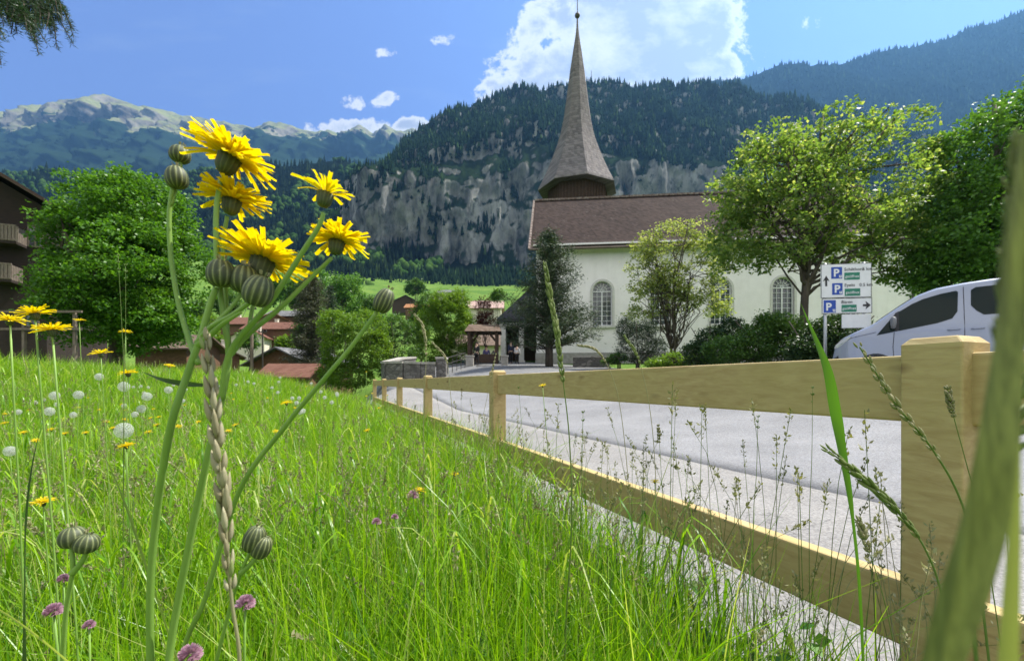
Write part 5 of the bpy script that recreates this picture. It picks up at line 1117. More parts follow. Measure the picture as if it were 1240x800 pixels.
# ------------------------------------------------------------ meadow
M['grass'] = leafmat('meadow_blades', (0.08, 0.22, 0.006), (0.34, 0.53, 0.016), 0.5, c3=(0.48, 0.52, 0.16), rough=.38, tint=(1.25, 1.25, .45), spec=.5)
M['straw'] = leafmat('dry_stalks', (0.26, 0.27, 0.12), (0.42, 0.36, 0.22), 0.3, rough=.6, tint=(1, 1, .8))
M['stalk'] = leafmat('green_stalks', (0.11, 0.19, 0.04), (0.19, 0.25, 0.07), 0.3, rough=.5)
M['purplehead'] = leafmat('purplish_seed_heads', (0.17, 0.17, 0.08), (0.34, 0.30, 0.17), 0.3, rough=.7)
def blades(X, Y, h, w, lean, seed, segs=4, base=None, curl=1.0):
    n = len(X); r = np.random.default_rng(seed); z0 = gz(X, Y) if base is None else base
    a = r.uniform(0, 2 * np.pi, n); la = r.uniform(0, 2 * np.pi, n); le = lean * np.abs(r.normal(0, 1, n)); cu = curl * r.uniform(0.05, .55, n) * (r.uniform(size=n) < .8) + (r.uniform(size=n) < .1) * .6
    t = np.linspace(0, 1, segs + 1)[None]; H = h[:, None]
    out = H * (le[:, None] * t + cu[:, None] * t ** 2.6); zz = H * t * (1 - .35 * (cu[:, None] * t) ** 1.5 - .3 * (cu[:, None] > .7) * t ** 4)
    px_ = X[:, None] + np.cos(la)[:, None] * out; py_ = Y[:, None] + np.sin(la)[:, None] * out; pz = z0[:, None] + zz - .01
    ww = w[:, None] * .5 * (1 - t ** 2.2) + .00015; ca, sa = np.cos(a)[:, None], np.sin(a)[:, None]; tw = .9 * t
    ca2, sa2 = np.cos(a[:, None] + tw), np.sin(a[:, None] + tw)
    Lf = np.stack([px_ - ca2 * ww, py_ - sa2 * ww, pz], -1); Rt = np.stack([px_ + ca2 * ww, py_ + sa2 * ww, pz], -1)
    v = np.stack([Lf, Rt], 2).reshape(-1, 3); k = 2 * (segs + 1); b = (np.arange(n) * k)[:, None, None]
    q = np.array([(2 * i, 2 * i + 1, 2 * i + 3, 2 * i + 2) for i in range(segs)])[None]
    return v, (b + q).reshape(-1, 4)
def scatter(n, Y0, Y1, D1, seed, pw=1.0, left=1.28):
    """points over the meadow wedge, spread evenly over log depth when pw = 1"""
    r = np.random.default_rng(seed); u = r.uniform(size=n * 3); Y = (Y0 ** (1 - pw) + u * (Y1 ** (1 - pw) - Y0 ** (1 - pw))) ** (1 / (1 - pw)) if pw != 1 else Y0 * (Y1 / Y0) ** u
    X = r.uniform(-left, 1.0, n * 3) * Y - .15; D = Dof(X, Y); m = (D < D1 + r.normal(0, .035, n * 3)) & ((Y < 14.5) | (r.uniform(size=n * 3) < .2)); X, Y = X[m][:n], Y[m][:n]; return X, Y, r
def near_clear(X, Y, h, d=.42):
    return np.hypot(X, Y) > d
Vs, Fs, nb = [], [], 0
def acc(v, f):
    global nb
    Vs.append(v); Fs.append(f + nb); nb += len(v)
for (n, y0, y1, hm, hs, w0, lean, sd_) in ((60000, .5, 2.6, .27, .07, .0042, .16, 1), (70000, 2.2, 7, .33, .08, .006, .18, 2), (60000, 6, 17, .38, .09, .012, .2, 3), (16000, .45, 3, .15, .05, .007, .4, 4), (9000, .6, 8, .42, .07, .0035, .1, 5)):
    X, Y, r = scatter(n, y0, y1, .80, sd_, pw=.2)
    patch = .75 + .5 * vnoise(X * 1.3, Y * 1.3, 0, 5); h = np.clip(r.normal(hm, hs, len(X)), .08, .6) * patch; w = w0 * r.uniform(.6, 1.4, len(X))
    edge = np.clip((.84 - Dof(X, Y)) / .25, .35, 1); h *= edge
    m = near_clear(X, Y, h, .5); acc(*blades(X[m], Y[m], h[m], w[m], lean, sd_ + 10))
r = np.random.default_rng(91); n = 9000; T_ = r.uniform(-.6, 7.5, n); D_ = .88 - np.abs(r.normal(0, .16, n)); X, Y = D_ * CA - T_ * SA, D_ * SA + T_ * CA; m = np.hypot(X, Y) > .72; X, Y = X[m], Y[m]
acc(*blades(X, Y, r.uniform(.22, .50, len(X)) * (.6 + .7 * vnoise(X * 2.3, Y * 2.3, 0, 7)), r.uniform(.0025, .005, len(X)) * (1 + Y * .12), .2, 92))
for (n, y0, y1, D1, sd_) in ((2300, .9, 7, .82, 61),):
    X, Y, r = scatter(n, y0, y1, D1, sd_, pw=.6); segs = 9; n = len(X); t = np.linspace(0, 1, segs + 1)[None]; la = r.uniform(0, 6.28, n)[:, None]; h = r.uniform(.28, .5, n)[:, None]; sp2 = r.uniform(.12, .3, n)[:, None]
    out = sp2 * t ** 2.2; zz = gz(X, Y)[:, None] + h * np.sin(np.clip(t * 1.28, 0, 1) * np.pi / 2) - h * r.uniform(.3, .9, n)[:, None] * np.clip(t - .62, 0, 1) ** 1.6 * 1.6
    px_, py_ = X[:, None] + np.cos(la) * out, Y[:, None] + np.sin(la) * out; ww = (.0028 + .0022 * r.uniform(size=n))[:, None] * (1 + .12 * Y[:, None]) * (1 - t ** 3) * .7 + .0002
    A1 = np.stack([px_ - np.sin(la) * ww, py_ + np.cos(la) * ww, zz], -1); A2 = np.stack([px_ + np.sin(la) * ww, py_ - np.cos(la) * ww, zz], -1)
    k = 2 * (segs + 1); acc(np.stack([A1, A2], 2).reshape(-1, 3), ((np.arange(n) * k)[:, None, None] + np.array([(2 * i, 2 * i + 1, 2 * i + 3, 2 * i + 2) for i in range(segs)])[None]).reshape(-1, 4))
tag(raw_mesh('meadow_grass', np.concatenate(Vs), np.concatenate(Fs), M['grass']), kind='stuff')
# low herbs between the blades: clover and dock leaves
M['herb'] = leafmat('herb_leaves', (0.05, 0.15, 0.02), (0.13, 0.27, 0.04), .35, c3=(.2, .26, .09))
r = np.random.default_rng(95); X, Y, _r = scatter(5200, .75, 7, .8, 96, pw=.4); hh = r.uniform(.05, .27, len(X)); c = np.stack([X, Y, gz(X, Y) + hh], -1); c3_ = np.repeat(c, 3, 0) + r.normal(size=(len(c) * 3, 3)) * .008
hv, hf = leaf_quads(c3_, .034, r, up=.6, aspect=.8); tag(raw_mesh('meadow_herbs', hv, hf, M['herb']), kind='stuff')
# thin flowering stalks, far too many to count
def stalks(n, y0, y1, D0, D1, hm, seed, mat, mhead, name, head='spike', rs=.0009, hl=.05):
    r = np.random.default_rng(seed); Y = y0 * (y1 / y0) ** r.uniform(size=n * 4); X = r.uniform(-1.2, 1.05, n * 4) * Y; D = Dof(X, Y); m = (D < D1) & (D > D0) & (np.hypot(X, Y) > .62); X, Y = X[m][:n], Y[m][:n]
    n = len(X); h = hm * r.uniform(.7, 1.25, n); z0 = gz(X, Y); la = r.uniform(0, 6.28, n); le = np.abs(r.normal(0, .13, n)); droop = r.uniform(0, .5, n) ** 2
    segs = 6; t = np.linspace(0, 1, segs + 1)[None]; H = h[:, None]; out = H * (le[:, None] * t + droop[:, None] * t ** 4); z = z0[:, None] + H * (t - .5 * droop[:, None] * t ** 5)
    px_, py_ = X[:, None] + np.cos(la)[:, None] * out, Y[:, None] + np.sin(la)[:, None] * out; rad_ = (rs * (1 + Y * .22))[:, None] * (1 - .5 * t)
    V = []
    for k in range(3): a = 2.094 * k; V.append(np.stack([px_ + math.cos(a) * rad_, py_ + math.sin(a) * rad_, z], -1))
    V = np.stack(V, 2).reshape(-1, 3); q = np.array([(3 * i + k, 3 * i + (k + 1) % 3, 3 * i + 3 + (k + 1) % 3, 3 * i + 3 + k) for i in range(segs) for k in range(3)])[None]; f = (q + (np.arange(n) * 3 * (segs + 1))[:, None, None]).reshape(-1, 4)
    # heads: flakes along the last stretch
    nf = 22; s = r.uniform(0, 1, (n, nf)); tt = 1 - s * hl / h[:, None] * 1.0; i0 = np.clip((tt * segs), 0, segs - 1e-6); ii = i0.astype(int); fr = i0 - ii; ar = np.arange(n)[:, None]
    cx = px_[ar, ii] * (1 - fr) + px_[ar, ii + 1] * fr; cy = py_[ar, ii] * (1 - fr) + py_[ar, ii + 1] * fr; cz = z[ar, ii] * (1 - fr) + z[ar, ii + 1] * fr
    spread = (.0022 if head == 'spike' else .012) * (1 + Y[:, None] * .05); c = np.stack([cx + r.normal(size=cx.shape) * spread, cy + r.normal(size=cx.shape) * spread, cz], -1).reshape(-1, 3)
    hv, hf = leaf_quads(c, .008, r, up=0, aspect=.45, droop=-1.4); sc_ = np.repeat(np.repeat(1 + Y * .12, nf), 4)[:, None]; cc = np.repeat(c, 4, 0); hv = cc + (hv - cc) * sc_
    vv = np.concatenate([V, hv]); fv = np.concatenate([f, hf + len(V)]); mi = np.concatenate([np.zeros(len(f), int), np.ones(len(hf), int)])
    tag(raw_mesh(name, vv, fv, [mat, mhead], mi=mi), kind='stuff')
stalks(520, .75, 12, -30, .82, .5, 31, M['stalk'], M['purplehead'], 'seeding_grass')
stalks(130, .7, 5, .45, .97, .60, 32, M['stalk'], M['purplehead'], 'fence_side_grass', head='spike', hl=.07)
stalks(520, 1.0, 13, -30, .6, .5, 33, M['straw'], M['straw'], 'dry_seeding_grass', head='spike', hl=.09)
stalks(160, .6, 3, .5, .9, .5, 34, M['straw'], M['straw'], 'dry_fence_side_grass', head='spike', hl=.05)

# ------------------------------------------------------------ wildflowers
M['petal'] = leafmat('yellow_petals', (0.80, 0.56, 0.004), (0.88, 0.68, 0.006), 0.5, rough=.55, tint=(1.05, 1.05, .5)); M['calyx'] = pmat('calyx_green', (0.05, 0.09, 0.02), (0.13, 0.17, 0.05), 300, .6, stretch=(1, 1, .2))
M['stem'] = pmat('flower_stem', (0.13, 0.24, 0.035), (0.19, 0.31, 0.06), 60, .5, stretch=(1, 1, .1)); M['pink'] = leafmat('clover_pink', (0.42, 0.20, 0.30), (0.66, 0.42, 0.52), .35, tint=(1, .9, 1)); M['fluff'] = leafmat('seed_fluff', (0.62, 0.62, 0.58), (0.75, 0.75, 0.70), .5, rough=.9, tint=(1, 1, 1))
def budmat():
    m = bpy.data.materials.new('striped_bud'); m.use_nodes = True; t = NT(m.node_tree); b = t.n['Principled BSDF']
    a = t.new('ShaderNodeAttribute', attribute_name='stripe').outputs['Fac']; tc = t.new('ShaderNodeTexCoord').outputs['Object']; n = t.noise(tc, 900, 3)
    f = t.math('ADD', a, t.math('MULTIPLY', t.math('SUBTRACT', n, .5), .35)); c = t.ramp(f, [(0, (.02, .03, .010)), (.55, (.05, .065, .02)), (.86, (.13, .15, .055)), (1, (.22, .23, .11))])
    t.l.new(c, b.inputs['Base Color']); b.inputs['Roughness'].default_value = .6
    b.inputs['Subsurface Weight'].default_value = .0; return m
M['bud'] = budmat()
def petals(r, n, rad0, rad1, w, rise0, rise1, droop, seed, jag=True):
    """strap shaped florets, five toothed ends; local +Z is the flower's axis"""
    rr = random.Random(seed); V, Fc = [], []
    for i in range(n):
        a = 2 * math.pi * i / n + rr.uniform(-.16, .16); L_ = rad1 * rr.uniform(.78, 1.1); ri = rr.uniform(rise0, rise1); wd = w * rr.uniform(.8, 1.2); dr = droop * rr.uniform(.3, 1.5); tw = rr.uniform(-.5, .5)
        d = Vector((math.cos(a), math.sin(a), 0)); s = Vector((-math.sin(a), math.cos(a), 0)); b0 = len(V); N = 5
        for k in range(N + 1):
            t = k / N; p = d * (rad0 + (L_ - rad0) * t * math.cos(ri)) + Vector((0, 0, 1)) * ((L_ - rad0) * (t * math.sin(ri) - dr * t * t) + .0005); ww = wd * (.35 + .65 * min(1, t * 2.5)) * .5
            sd2 = (s * math.cos(tw * t) + Vector((0, 0, 1)) * math.sin(tw * t)); V += [p - sd2 * ww, p + Vector((0, 0, -ww * .5)), p + sd2 * ww]
        for k in range(N):
            q = b0 + 3 * k; Fc += [(q, q + 1, q + 4, q + 3), (q + 1, q + 2, q + 5, q + 4)]
        q = b0 + 3 * N; tp = V[q + 1]; e = d * wd * .45
        V += [V[q] + e * .8, tp + e * 1.0, V[q + 2] + e * .7]; m_ = (V[q] + V[q + 1]) / 2; Fc += [(q, q + 1, len(V) - 3), (q + 1, q + 2, len(V) - 1), (q + 1, len(V) - 2, len(V) - 3), (q + 1, len(V) - 1, len(V) - 2)]
    return V, Fc
def flower_head(parent, pos, axis, R, seed, n=(36, 30, 22), open_=1.0, petal_mat=None, stemless=False, droop=.25):
    q = Vector(axis).normalized().to_track_quat('Z', 'Y'); pos = Vector(pos); b = MB()
    for i, (cnt, k, lo, hi) in enumerate(((n[0], 1.0, .02, .35), (n[1], .86, .2, .6), (n[2], .62, .45, .95))):
        V, Fc = petals(None, cnt, R * .08, R * k, R * .115, lo + (1 - open_) * .7, hi + (1 - open_) * .8, droop, seed + i); b.add([pos + q @ (v + Vector((0, 0, R * .05 * i))) for v in V], Fc)
    h = b.build('flower_head', petal_mat or M['petal'], parent)
    c = MB(); prof_ = [(R * .05, -R * .40), (R * .14, -R * .36), (R * .21, -R * .24), (R * .22, -R * .1), (R * .24, R * .04)]
    c.lathe(prof_, 26, pos, axis=axis, mod=lambda t: 1 + .09 * math.cos(13 * t)); co = c.build('calyx', M['bud'], h, smooth=True, attr=('stripe', [.25 + .45 * (.5 + .5 * math.cos(13 * 2 * math.pi * (i % 26) / 26)) for i in range(len(c.v))]))
    return h
def bud(parent, pos, axis, R, seed, Lk=1.25, name='bud'):
    ns = 52; prof_ = []; N = 14
    for i in range(N + 1):
        t = i / N; rr = math.sin(math.pi * (t * .86 + .07) ** .92) ** .8; prof_.append((R * rr * 1.04, -R * Lk * math.cos(math.pi * (t * .9 + .05))))
    prof_[0] = (R * .2, prof_[0][1]); prof_[-1] = (R * .16, prof_[-1][1]); b = MB(); b.lathe(prof_, ns, pos, axis=axis, mod=lambda t: 1 + .045 * abs(math.cos(6.5 * t)) ** .5)
    st = []
    for (r_, z) in prof_:
        for k in range(ns): t = 2 * math.pi * k / ns + seed; st.append(min(1, max(0, 1.15 * abs(math.cos(6.5 * t + .3 * z / R)) ** 5 + .15 + .12 * z / R)))
    o = b.build(name, M['bud'], parent, smooth=True, attr=('stripe', st))
    t_ = MB(); q = Vector(axis).normalized().to_track_quat('Z', 'Y'); rr = random.Random(seed * 7 + 1)
    for i in range(9):
        a = rr.uniform(0, 6.28); p = Vector(pos) + q @ Vector((math.cos(a) * R * .3, math.sin(a) * R * .3, R * Lk * 1.05)); d = q @ Vector((math.cos(a) * .3, math.sin(a) * .3, 1)); t_.bar(p, p + d * R * .3, R * .12, R * .03)
    t_.build('bud_tip', M['straw'], o); return o
def gp(px, row, Y): return Vector(P(px, row, Y))
def ground_under(p, lean=(0, 0)): x, y = p[0] + lean[0], p[1] + lean[1]; return Vector((x, y, gzf(x, y) - .01))
# --- the tall hawksbeard in front: one plant, branching
Y0 = .215
root = ground_under(gp(205, 900, .23), (0, .03)); hb = empty('hawksbeard_plant', root, 'tall branching yellow flowered plant with striped buds rising large at the left', 'flowering plant')
def rel(pts): return [Vector(p) - Vector(root) for p in pts]
def stem(pts, r0, r1, name='stem', mat=None, n=8, par=None, k=8, flat=1.0):
    r0, r1 = r0 * .74, r1 * .8; s = spline(rel(pts), k); b = MB(); m = len(s); b.tube(s, [r0 + (r1 - r0) * i / m for i in range(m)], n, flat=flat); o = b.build(name, mat or M['stem'], par or hb, smooth=True); return o
A = lambda px, row, Y=Y0: gp(px, row, Y)
stem([root, A(183, 850, .24), A(182, 720, .235), A(190, 620, .23), A(206, 520), A(228, 450), A(244, 405), A(254, 370), A(262, 348)], .0029, .0018, 'main_stem')
stem([root + Vector((.012, .0, 0)), A(200, 840, .24), A(210, 760, .24), A(231, 650, .235), A(250, 560, .23), A(268, 484, .225), A(277, 430, .222), A(271, 385, .22), A(263, 320, .22), A(262, 255, .22), A(268, 216, .22)], .0034, .0014, 'main_stem')
stem([A(276, 428, .222), A(274, 370, .226), A(270, 300, .228), A(275, 262, .228)], .0016, .0012, 'branch')
stem([A(268, 484, .225), A(280, 424, .22), A(325, 369, .215), A(362, 312, .212), A(385, 276, .21), A(392, 258, .21)], .0022, .0013, 'branch')
stem([A(278, 430, .222), A(300, 405, .224), A(340, 372, .228), A(375, 338, .23), A(402, 312, .23)], .002, .0012, 'branch')
stem([A(238, 415), A(255, 396, .212), A(280, 382, .208), A(300, 368, .206), A(306, 366, .206)], .0017, .0014, 'branch')
stem([A(262, 390, .212), A(280, 372, .214), A(292, 356, .216)], .0013, .0011, 'branch')
stem([A(240, 440), A(228, 408, .222), A(216, 366, .226), A(207, 310, .228), A(205, 260, .228), A(209, 228, .228)], .0019, .0012, 'branch')
stem([A(208, 248, .228), A(214, 226, .23), A(219, 202, .231), A(218, 196, .231)], .0009, .0009, 'branch')
stem([A(300, 405, .224), A(306, 372, .228), A(316, 345, .23), A(322, 335, .23)], .0013, .0011, 'branch')
# flowers: photo column/row of the disc, tilt, radius in pixels
for (px, row, Y, ax, rp, sd_, op, dr) in ((278, 192, .22, (.32, .12, .9), 52, 1, .86, .3), (281, 244, .228, (.12, .1, 1), 42, 2, .8, .3), (318, 317, .226, (.16, .25, 1), 56, 3, .92, .18), (394, 236, .21, (.18, .12, 1), 39, 4, .45, .35), (408, 294, .23, (.1, .2, 1), 38, 5, .72, .35)):
    flower_head(hb, Vector(A(px, row, Y)) - Vector(root), ax, rp / F * Y, sd_ * 11, open_=op, droop=dr, n=(46, 40, 30) if sd_ != 4 else (15, 9, 8))
for (px, row, Y, ax, rp, lk) in ((268, 331, .212, (.02, .0, 1), 17, 1.1), (295, 338, .216, (.1, .1, 1), 17, 1.1), (313, 352, .205, (.45, -.1, 1), 18, 1.2), (214, 215, .228, (-.05, .0, 1), 13, 1.15), (218, 187, .231, (.1, .1, 1), 12, .95)):
    bud(hb, Vector(A(px, row, Y)) - Vector(root), ax, rp * .88 / F * Y, px, lk)
stem([A(238, 420), A(252, 408, .21), A(270, 392, .206), A(292, 378, .203)], .0012, .0004, 'leaf', n=6, flat=2.2)
# --- other budding stems near the lens
def budded(label, paths, buds, name='budding_plant', r0=.0018):
    base_pt = ground_under(paths[0][0], (0, .04)); e = empty(name, base_pt, label, 'flowering plant'); o = Vector(base_pt)
    for i, pth in enumerate(paths):
        s = spline([Vector(p) - o for p in (([base_pt] if i == 0 else []) + pth)], 8); b = MB(); b.tube(s, [r0 * (1 - .45 * k / len(s)) for k in range(len(s))], 8); b.build('stem', M['stem'], e, smooth=True)
    for (p, ax, R, lk) in buds: bud(e, Vector(p) - o, ax, R, int(p[2] * 1000) % 17, lk)
    return e
budded('two round striped buds on one stem low in the left corner', [[gp(74, 830, .26), gp(80, 740, .255), (gp(88, 690, .25)), gp(87, 662, .25)], [gp(87, 694, .25), gp(99, 680, .25), gp(105, 668, .25)]], [(gp(88, 650, .25), (-.05, 0, 1), 13 / F * .25, .95), (gp(105, 657, .25), (.25, 0, 1), 12 / F * .25, .95)])
budded('pair of slim striped buds on a leaning stem right of the dry grass ear', [[gp(262, 800, .3), gp(280, 730, .29), gp(293, 690, .28), gp(303, 668, .28)], [gp(291, 694, .28), gp(304, 682, .28), gp(314, 670, .28)]], [(gp(308, 652, .28), (.35, 0, 1), 11.5 / F * .28, 1.4), (gp(317, 662, .28), (.45, 0, 1), 10.5 / F * .28, 1.3)])
budded('single slim bud on a long stem leaning right in front of the bushes', [[gp(250, 720, .36), gp(290, 594, .34), gp(342, 520, .33), gp(393, 458, .32), gp(425, 420, .32), gp(456, 378, .32)]], [(gp(465, 364, .32), (.5, 0, 1), 10.5 / F * .32, 1.45)], r0=.0026)
M['bladeleaf'] = leafmat('broad_leaf', (0.08, 0.19, 0.02), (0.09, 0.21, 0.025), .45)
M['sheath'] = leafmat('leaf_sheath', (0.085, 0.10, 0.03), (0.10, 0.12, 0.035), .35, tint=(1.2, 1.15, .6)); 
def streaks(m):
    t = NT(m.node_tree); tc = t.new('ShaderNodeTexCoord').outputs['Object']
    n = t.noise(t.mapping(tc, (1, 1, .06), rot=(0, .28, 0)), 1500, 4, .7)
    for nd in list(m.node_tree.nodes):
        if nd.type in ('BSDF_PRINCIPLED', 'BSDF_TRANSLUCENT'):
            k = 'Base Color' if nd.type == 'BSDF_PRINCIPLED' else 'Color'; src = nd.inputs[k].links[0].from_socket
            t.l.new(t.mix(t.new('ShaderNodeMapRange', {0: n, 1: .35, 2: .65}).outputs[0], src, t.mix(1.0, src, (2.1, 2.0, 2.2), 'MULTIPLY')), nd.inputs[k])
streaks(M['sheath'])
M['greenear_leaf'] = leafmat('pale_leaf_blade', (0.24, 0.27, 0.09), (0.28, 0.31, 0.11), .45)
# --- broad grass leaves crossing the plants
def leaf_blade(label, pts, w, seed=0, mat=None, name='grass_leaf', twist=.6, ground=True, cat='grass blade', prof=None):
    pts = [Vector(p) for p in pts]
    if ground: pts = [ground_under(pts[0], (0, .03))] + pts
    s = [Vector(q) for q in spline(pts, 8)]; m = len(s); V, Fc = [], []; o = s[0].copy()
    for i, p in enumerate(s):
        d = (s[min(i + 1, m - 1)] - s[max(i - 1, 0)]).normalized(); sv = d.cross(Vector((0, 1, 0)).lerp(Vector((1, 0, 0)), .25 + twist * .3 * math.sin(i * .25 + seed))).normalized(); t = i / (m - 1)
        ww = w * .5 * (prof(t) if prof else (.55 + .45 * math.sin(math.pi * min(1, t * 1.2))) * (1 - t ** 3)) + .0001; nn = d.cross(sv)
        V += [p - o - sv * ww + nn * ww * .35, p - o, p - o + sv * ww + nn * ww * .35]
    for i in range(m - 1): q = 3 * i; Fc += [(q, q + 1, q + 4, q + 3), (q + 1, q + 2, q + 5, q + 4)]
    ob = raw_mesh(name, V, Fc, mat or M['grass'], smooth=True, loc=o); tag(ob, label, cat); return ob
leaf_blade('long flat blade crossing the thick stems from upper left to bottom', [gp(225, 830, .25), gp(214, 792, .25), gp(176, 680, .25), gp(146, 594, .25), gp(112, 522, .25)], .0062, mat=M['stalk'])
leaf_blade('upright dark blue green blade near the left border', [gp(32, 830, .3), gp(31, 700, .3), gp(33, 620, .3), gp(40, 560, .3), gp(53, 505, .3)], .007, mat=M['darkbush'])
leaf_blade('thick blade rising from the lower left corner to the right', [gp(96, 812, .25), gp(78, 795, .25), gp(40, 765, .25), gp(0, 738, .25), gp(-25, 728, .25)], .005)
leaf_blade('curved thin stalk lying across behind the dry ear', [gp(246, 466, .26), gp(222, 464, .26), gp(196, 459, .26), gp(172, 450, .27)], .0032, ground=False, mat=M['darkbush'])
leaf_blade('bright broad blade standing before the walnut tree and the rail', [gp(1046, 820, .42), gp(1040, 700, .42), gp(1030, 610, .42), gp(1018, 540, .42), gp(1012, 500, .42), gp(1002, 450, .42), gp(985, 405, .42), gp(970, 368, .42)], 0.0088, mat=M['bladeleaf'], prof=lambda t: .26 if t < .60 else max(0, .26 + .74 * math.sin(math.pi * min(1, (t - .60) / .40) ** .8)) * (1 - max(0, (t - .8) / .2) ** 2))
# --- seed heads
def ear(label, pts, r_stem, frac, pod_l, pod_w, mat_s, mat_p, per=3, seed=1, spread=.5, name='grass_ear', ground=True, step=None, lean=(0, .02)):
    """stalk with overlapping spikelets along its upper part; first point is the lowest in view"""
    pts = [Vector(p) for p in pts]
    if ground: pts = [ground_under(pts[0], lean)] + pts
    o = pts[0].copy(); e = empty(name, o, label, 'grass ear'); s = [Vector(q) - o for q in spline(pts, 10)]; m = len(s)
    b = MB(); b.tube(s, [r_stem * (1 - .6 * i / m) for i in range(m)], 6); b.build('stalk', mat_s, e, smooth=True)
    cum = [0]; 
    for i in range(1, m): cum.append(cum[-1] + (s[i] - s[i - 1]).length)
    T_ = cum[-1]; d0 = T_ * (1 - frac) if frac <= 1 else T_ - frac; rr = random.Random(seed); b = MB(); d = d0; step = step or pod_l * .42; side = 0
    while d < T_:
        i = next(k for k in range(m) if cum[k] >= min(d, T_ - 1e-9)); p = s[i]; ax = (s[min(i + 1, m - 1)] - s[max(i - 1, 0)]).normalized(); tp = .55 + .45 * math.sin(math.pi * min(1, max(.06, (d - d0) / (T_ - d0)))) 
        for j in range(per):
            a = side * math.pi + 2 * math.pi * j / per + rr.uniform(-.4, .4); u = ax.orthogonal().normalized(); w = ax.cross(u); ou = u * math.cos(a) + w * math.sin(a)
            dr = (ax + ou * spread * rr.uniform(.6, 1.3)).normalized(); L_ = pod_l * tp * rr.uniform(.75, 1.15); wd = pod_w * tp
            b.lathe([(wd * .12, 0), (wd * .42, L_ * .22), (wd * .5, L_ * .45), (wd * .33, L_ * .75), (wd * .04, L_)], 6, p + ou * r_stem, axis=dr)
        side += .5; d += step * rr.uniform(.8, 1.2)
    b.build('spikelets', mat_p, e, smooth=True); return e
M['dryear'] = leafmat('dry_ear_husks', (0.30, 0.25, 0.15), (0.50, 0.44, 0.30), .25, c3=(.30, .34, .13), rough=.6, tint=(1, 1, .85)); M['greenear'] = leafmat('green_ear_husks', (0.15, 0.20, 0.055), (0.27, 0.31, 0.11), .3, rough=.6, tint=(1.1, 1.1, .7))
M['foxtail'] = leafmat('foxtail_husks', (0.15, 0.18, 0.06), (0.26, 0.28, 0.11), .4, rough=.7)
ear('big pale dry ear hanging across the flower stems at the left', [gp(283, 900, .2), gp(290, 800, .2), gp(281, 730, .2), gp(274, 650, .2), gp(269, 590, .2), gp(262, 530, .2), gp(256, 470, .2), gp(249, 412, .2)], .0012, .145, .0125, .0032, M['straw'], M['dryear'], per=2, seed=3, spread=.16, step=.0052)
ear('light green ear standing in front of the dark pine', [gp(684, 800, .62), gp(692, 640, .6), gp(690, 540, .6), gp(683, 470, .6), gp(672, 390, .6), (gp(660, 322, .6))], .0012, .18, .015, .0045, M['stalk'], M['greenear'], per=2, seed=4, spread=.25, step=.0055)
leaf_blade('large blurred olive grass leaf close to the lens at the right border', [gp(1120, 880, .045), gp(1138, 800, .045), gp(1160, 720, .045), gp(1186, 630, .045), gp(1204, 540, .045), gp(1214, 450, .0455), gp(1222, 360, .046), gp(1230, 270, .046), gp(1238, 160, .047)], .0039, mat=M['sheath'], twist=.2, prof=lambda t: (.75 if t < .5 else .75 + .25 * math.sin((t - .5) / .22 * math.pi) if t < .72 else max(.03, .75 * (1 - (t - .72) / .28) ** .7)))
ear('fuzzy blurred seed spike rising beside the large olive leaf at the right border', [gp(1150, 880, .05), gp(1172, 760, .05), gp(1196, 640, .05), gp(1214, 520, .05), gp(1224, 400, .05), gp(1233, 280, .05), gp(1240, 170, .05)], .0006, .042, .0032, .0007, M['stalk'], M['foxtail'], per=5, seed=5, spread=.3, step=.0009)
leaf_blade('narrow paler blurred grass blade beside the large olive leaf', [gp(1215, 860, .05), gp(1222, 740, .05), gp(1228, 620, .05), gp(1232, 500, .05), gp(1244, 330, .05)], .0026, mat=M['greenear_leaf'], twist=.2)
ear('second blurred stalk beside the large ear, lower and paler', [gp(1190, 880, .1), gp(1180, 760, .1), gp(1186, 680, .1), gp(1215, 560, .1), gp(1245, 450, .1)], .0007, .03, .006, .002, M['stalk'], M['greenear'], per=2, seed=6)
ear('thick drooping ear reaching from the big post towards the road', [gp(1150, 820, .3), gp(1140, 720, .3), gp(1118, 660, .3), gp(1085, 618, .3), gp(1040, 575, .3), gp(1004, 546, .3)], .0011, .115, .011, .0026, M['stalk'], M['greenear'], per=3, seed=7, spread=.2, step=.005)
ear('thin ear arching over the rail just left of the big post', [gp(1200, 820, .33), gp(1185, 700, .33), gp(1165, 610, .33), gp(1130, 545, .33), gp(1085, 490, .33), gp(1060, 450, .33), gp(1041, 420, .33)], .0013, .13, .009, .0028, M['stalk'], M['straw'], per=2, seed=8, spread=.15, step=.007)
ear('small upright ear in front of the right face of the big post', [gp(1215, 800, .4), gp(1190, 640, .4), gp(1170, 560, .4), gp(1155, 505, .4), gp(1147, 468, .4)], .0008, .038, .006, .003, M['stalk'], M['purplehead'], per=3, seed=9, step=.003)
ear('short ear leaning left in front of the lower rail near the big post', [gp(1090, 820, .5), gp(1074, 740, .5), gp(1060, 690, .5), gp(1046, 650, .5), gp(1040, 628, .5)], .0009, .07, .009, .004, M['stalk'], M['straw'], per=3, seed=10, step=.004)
ear('slim purplish spike rising before the road right of the big post', [gp(1222, 820, .5), gp(1222, 720, .5), gp(1220, 660, .5), gp(1217, 622, .5)], .0007, .03, .006, .0035, M['stalk'], M['purplehead'], per=4, seed=11, step=.003)
ear('pale ear bending left above the stone wall', [gp(513, 760, 1.2), gp(513, 600, 1.2), gp(513, 500, 1.2), gp(516, 430, 1.2), gp(512, 396, 1.2), gp(503, 382, 1.2)], .0012, .13, .014, .005, M['straw'], M['straw'], per=2, seed=12, spread=.2)
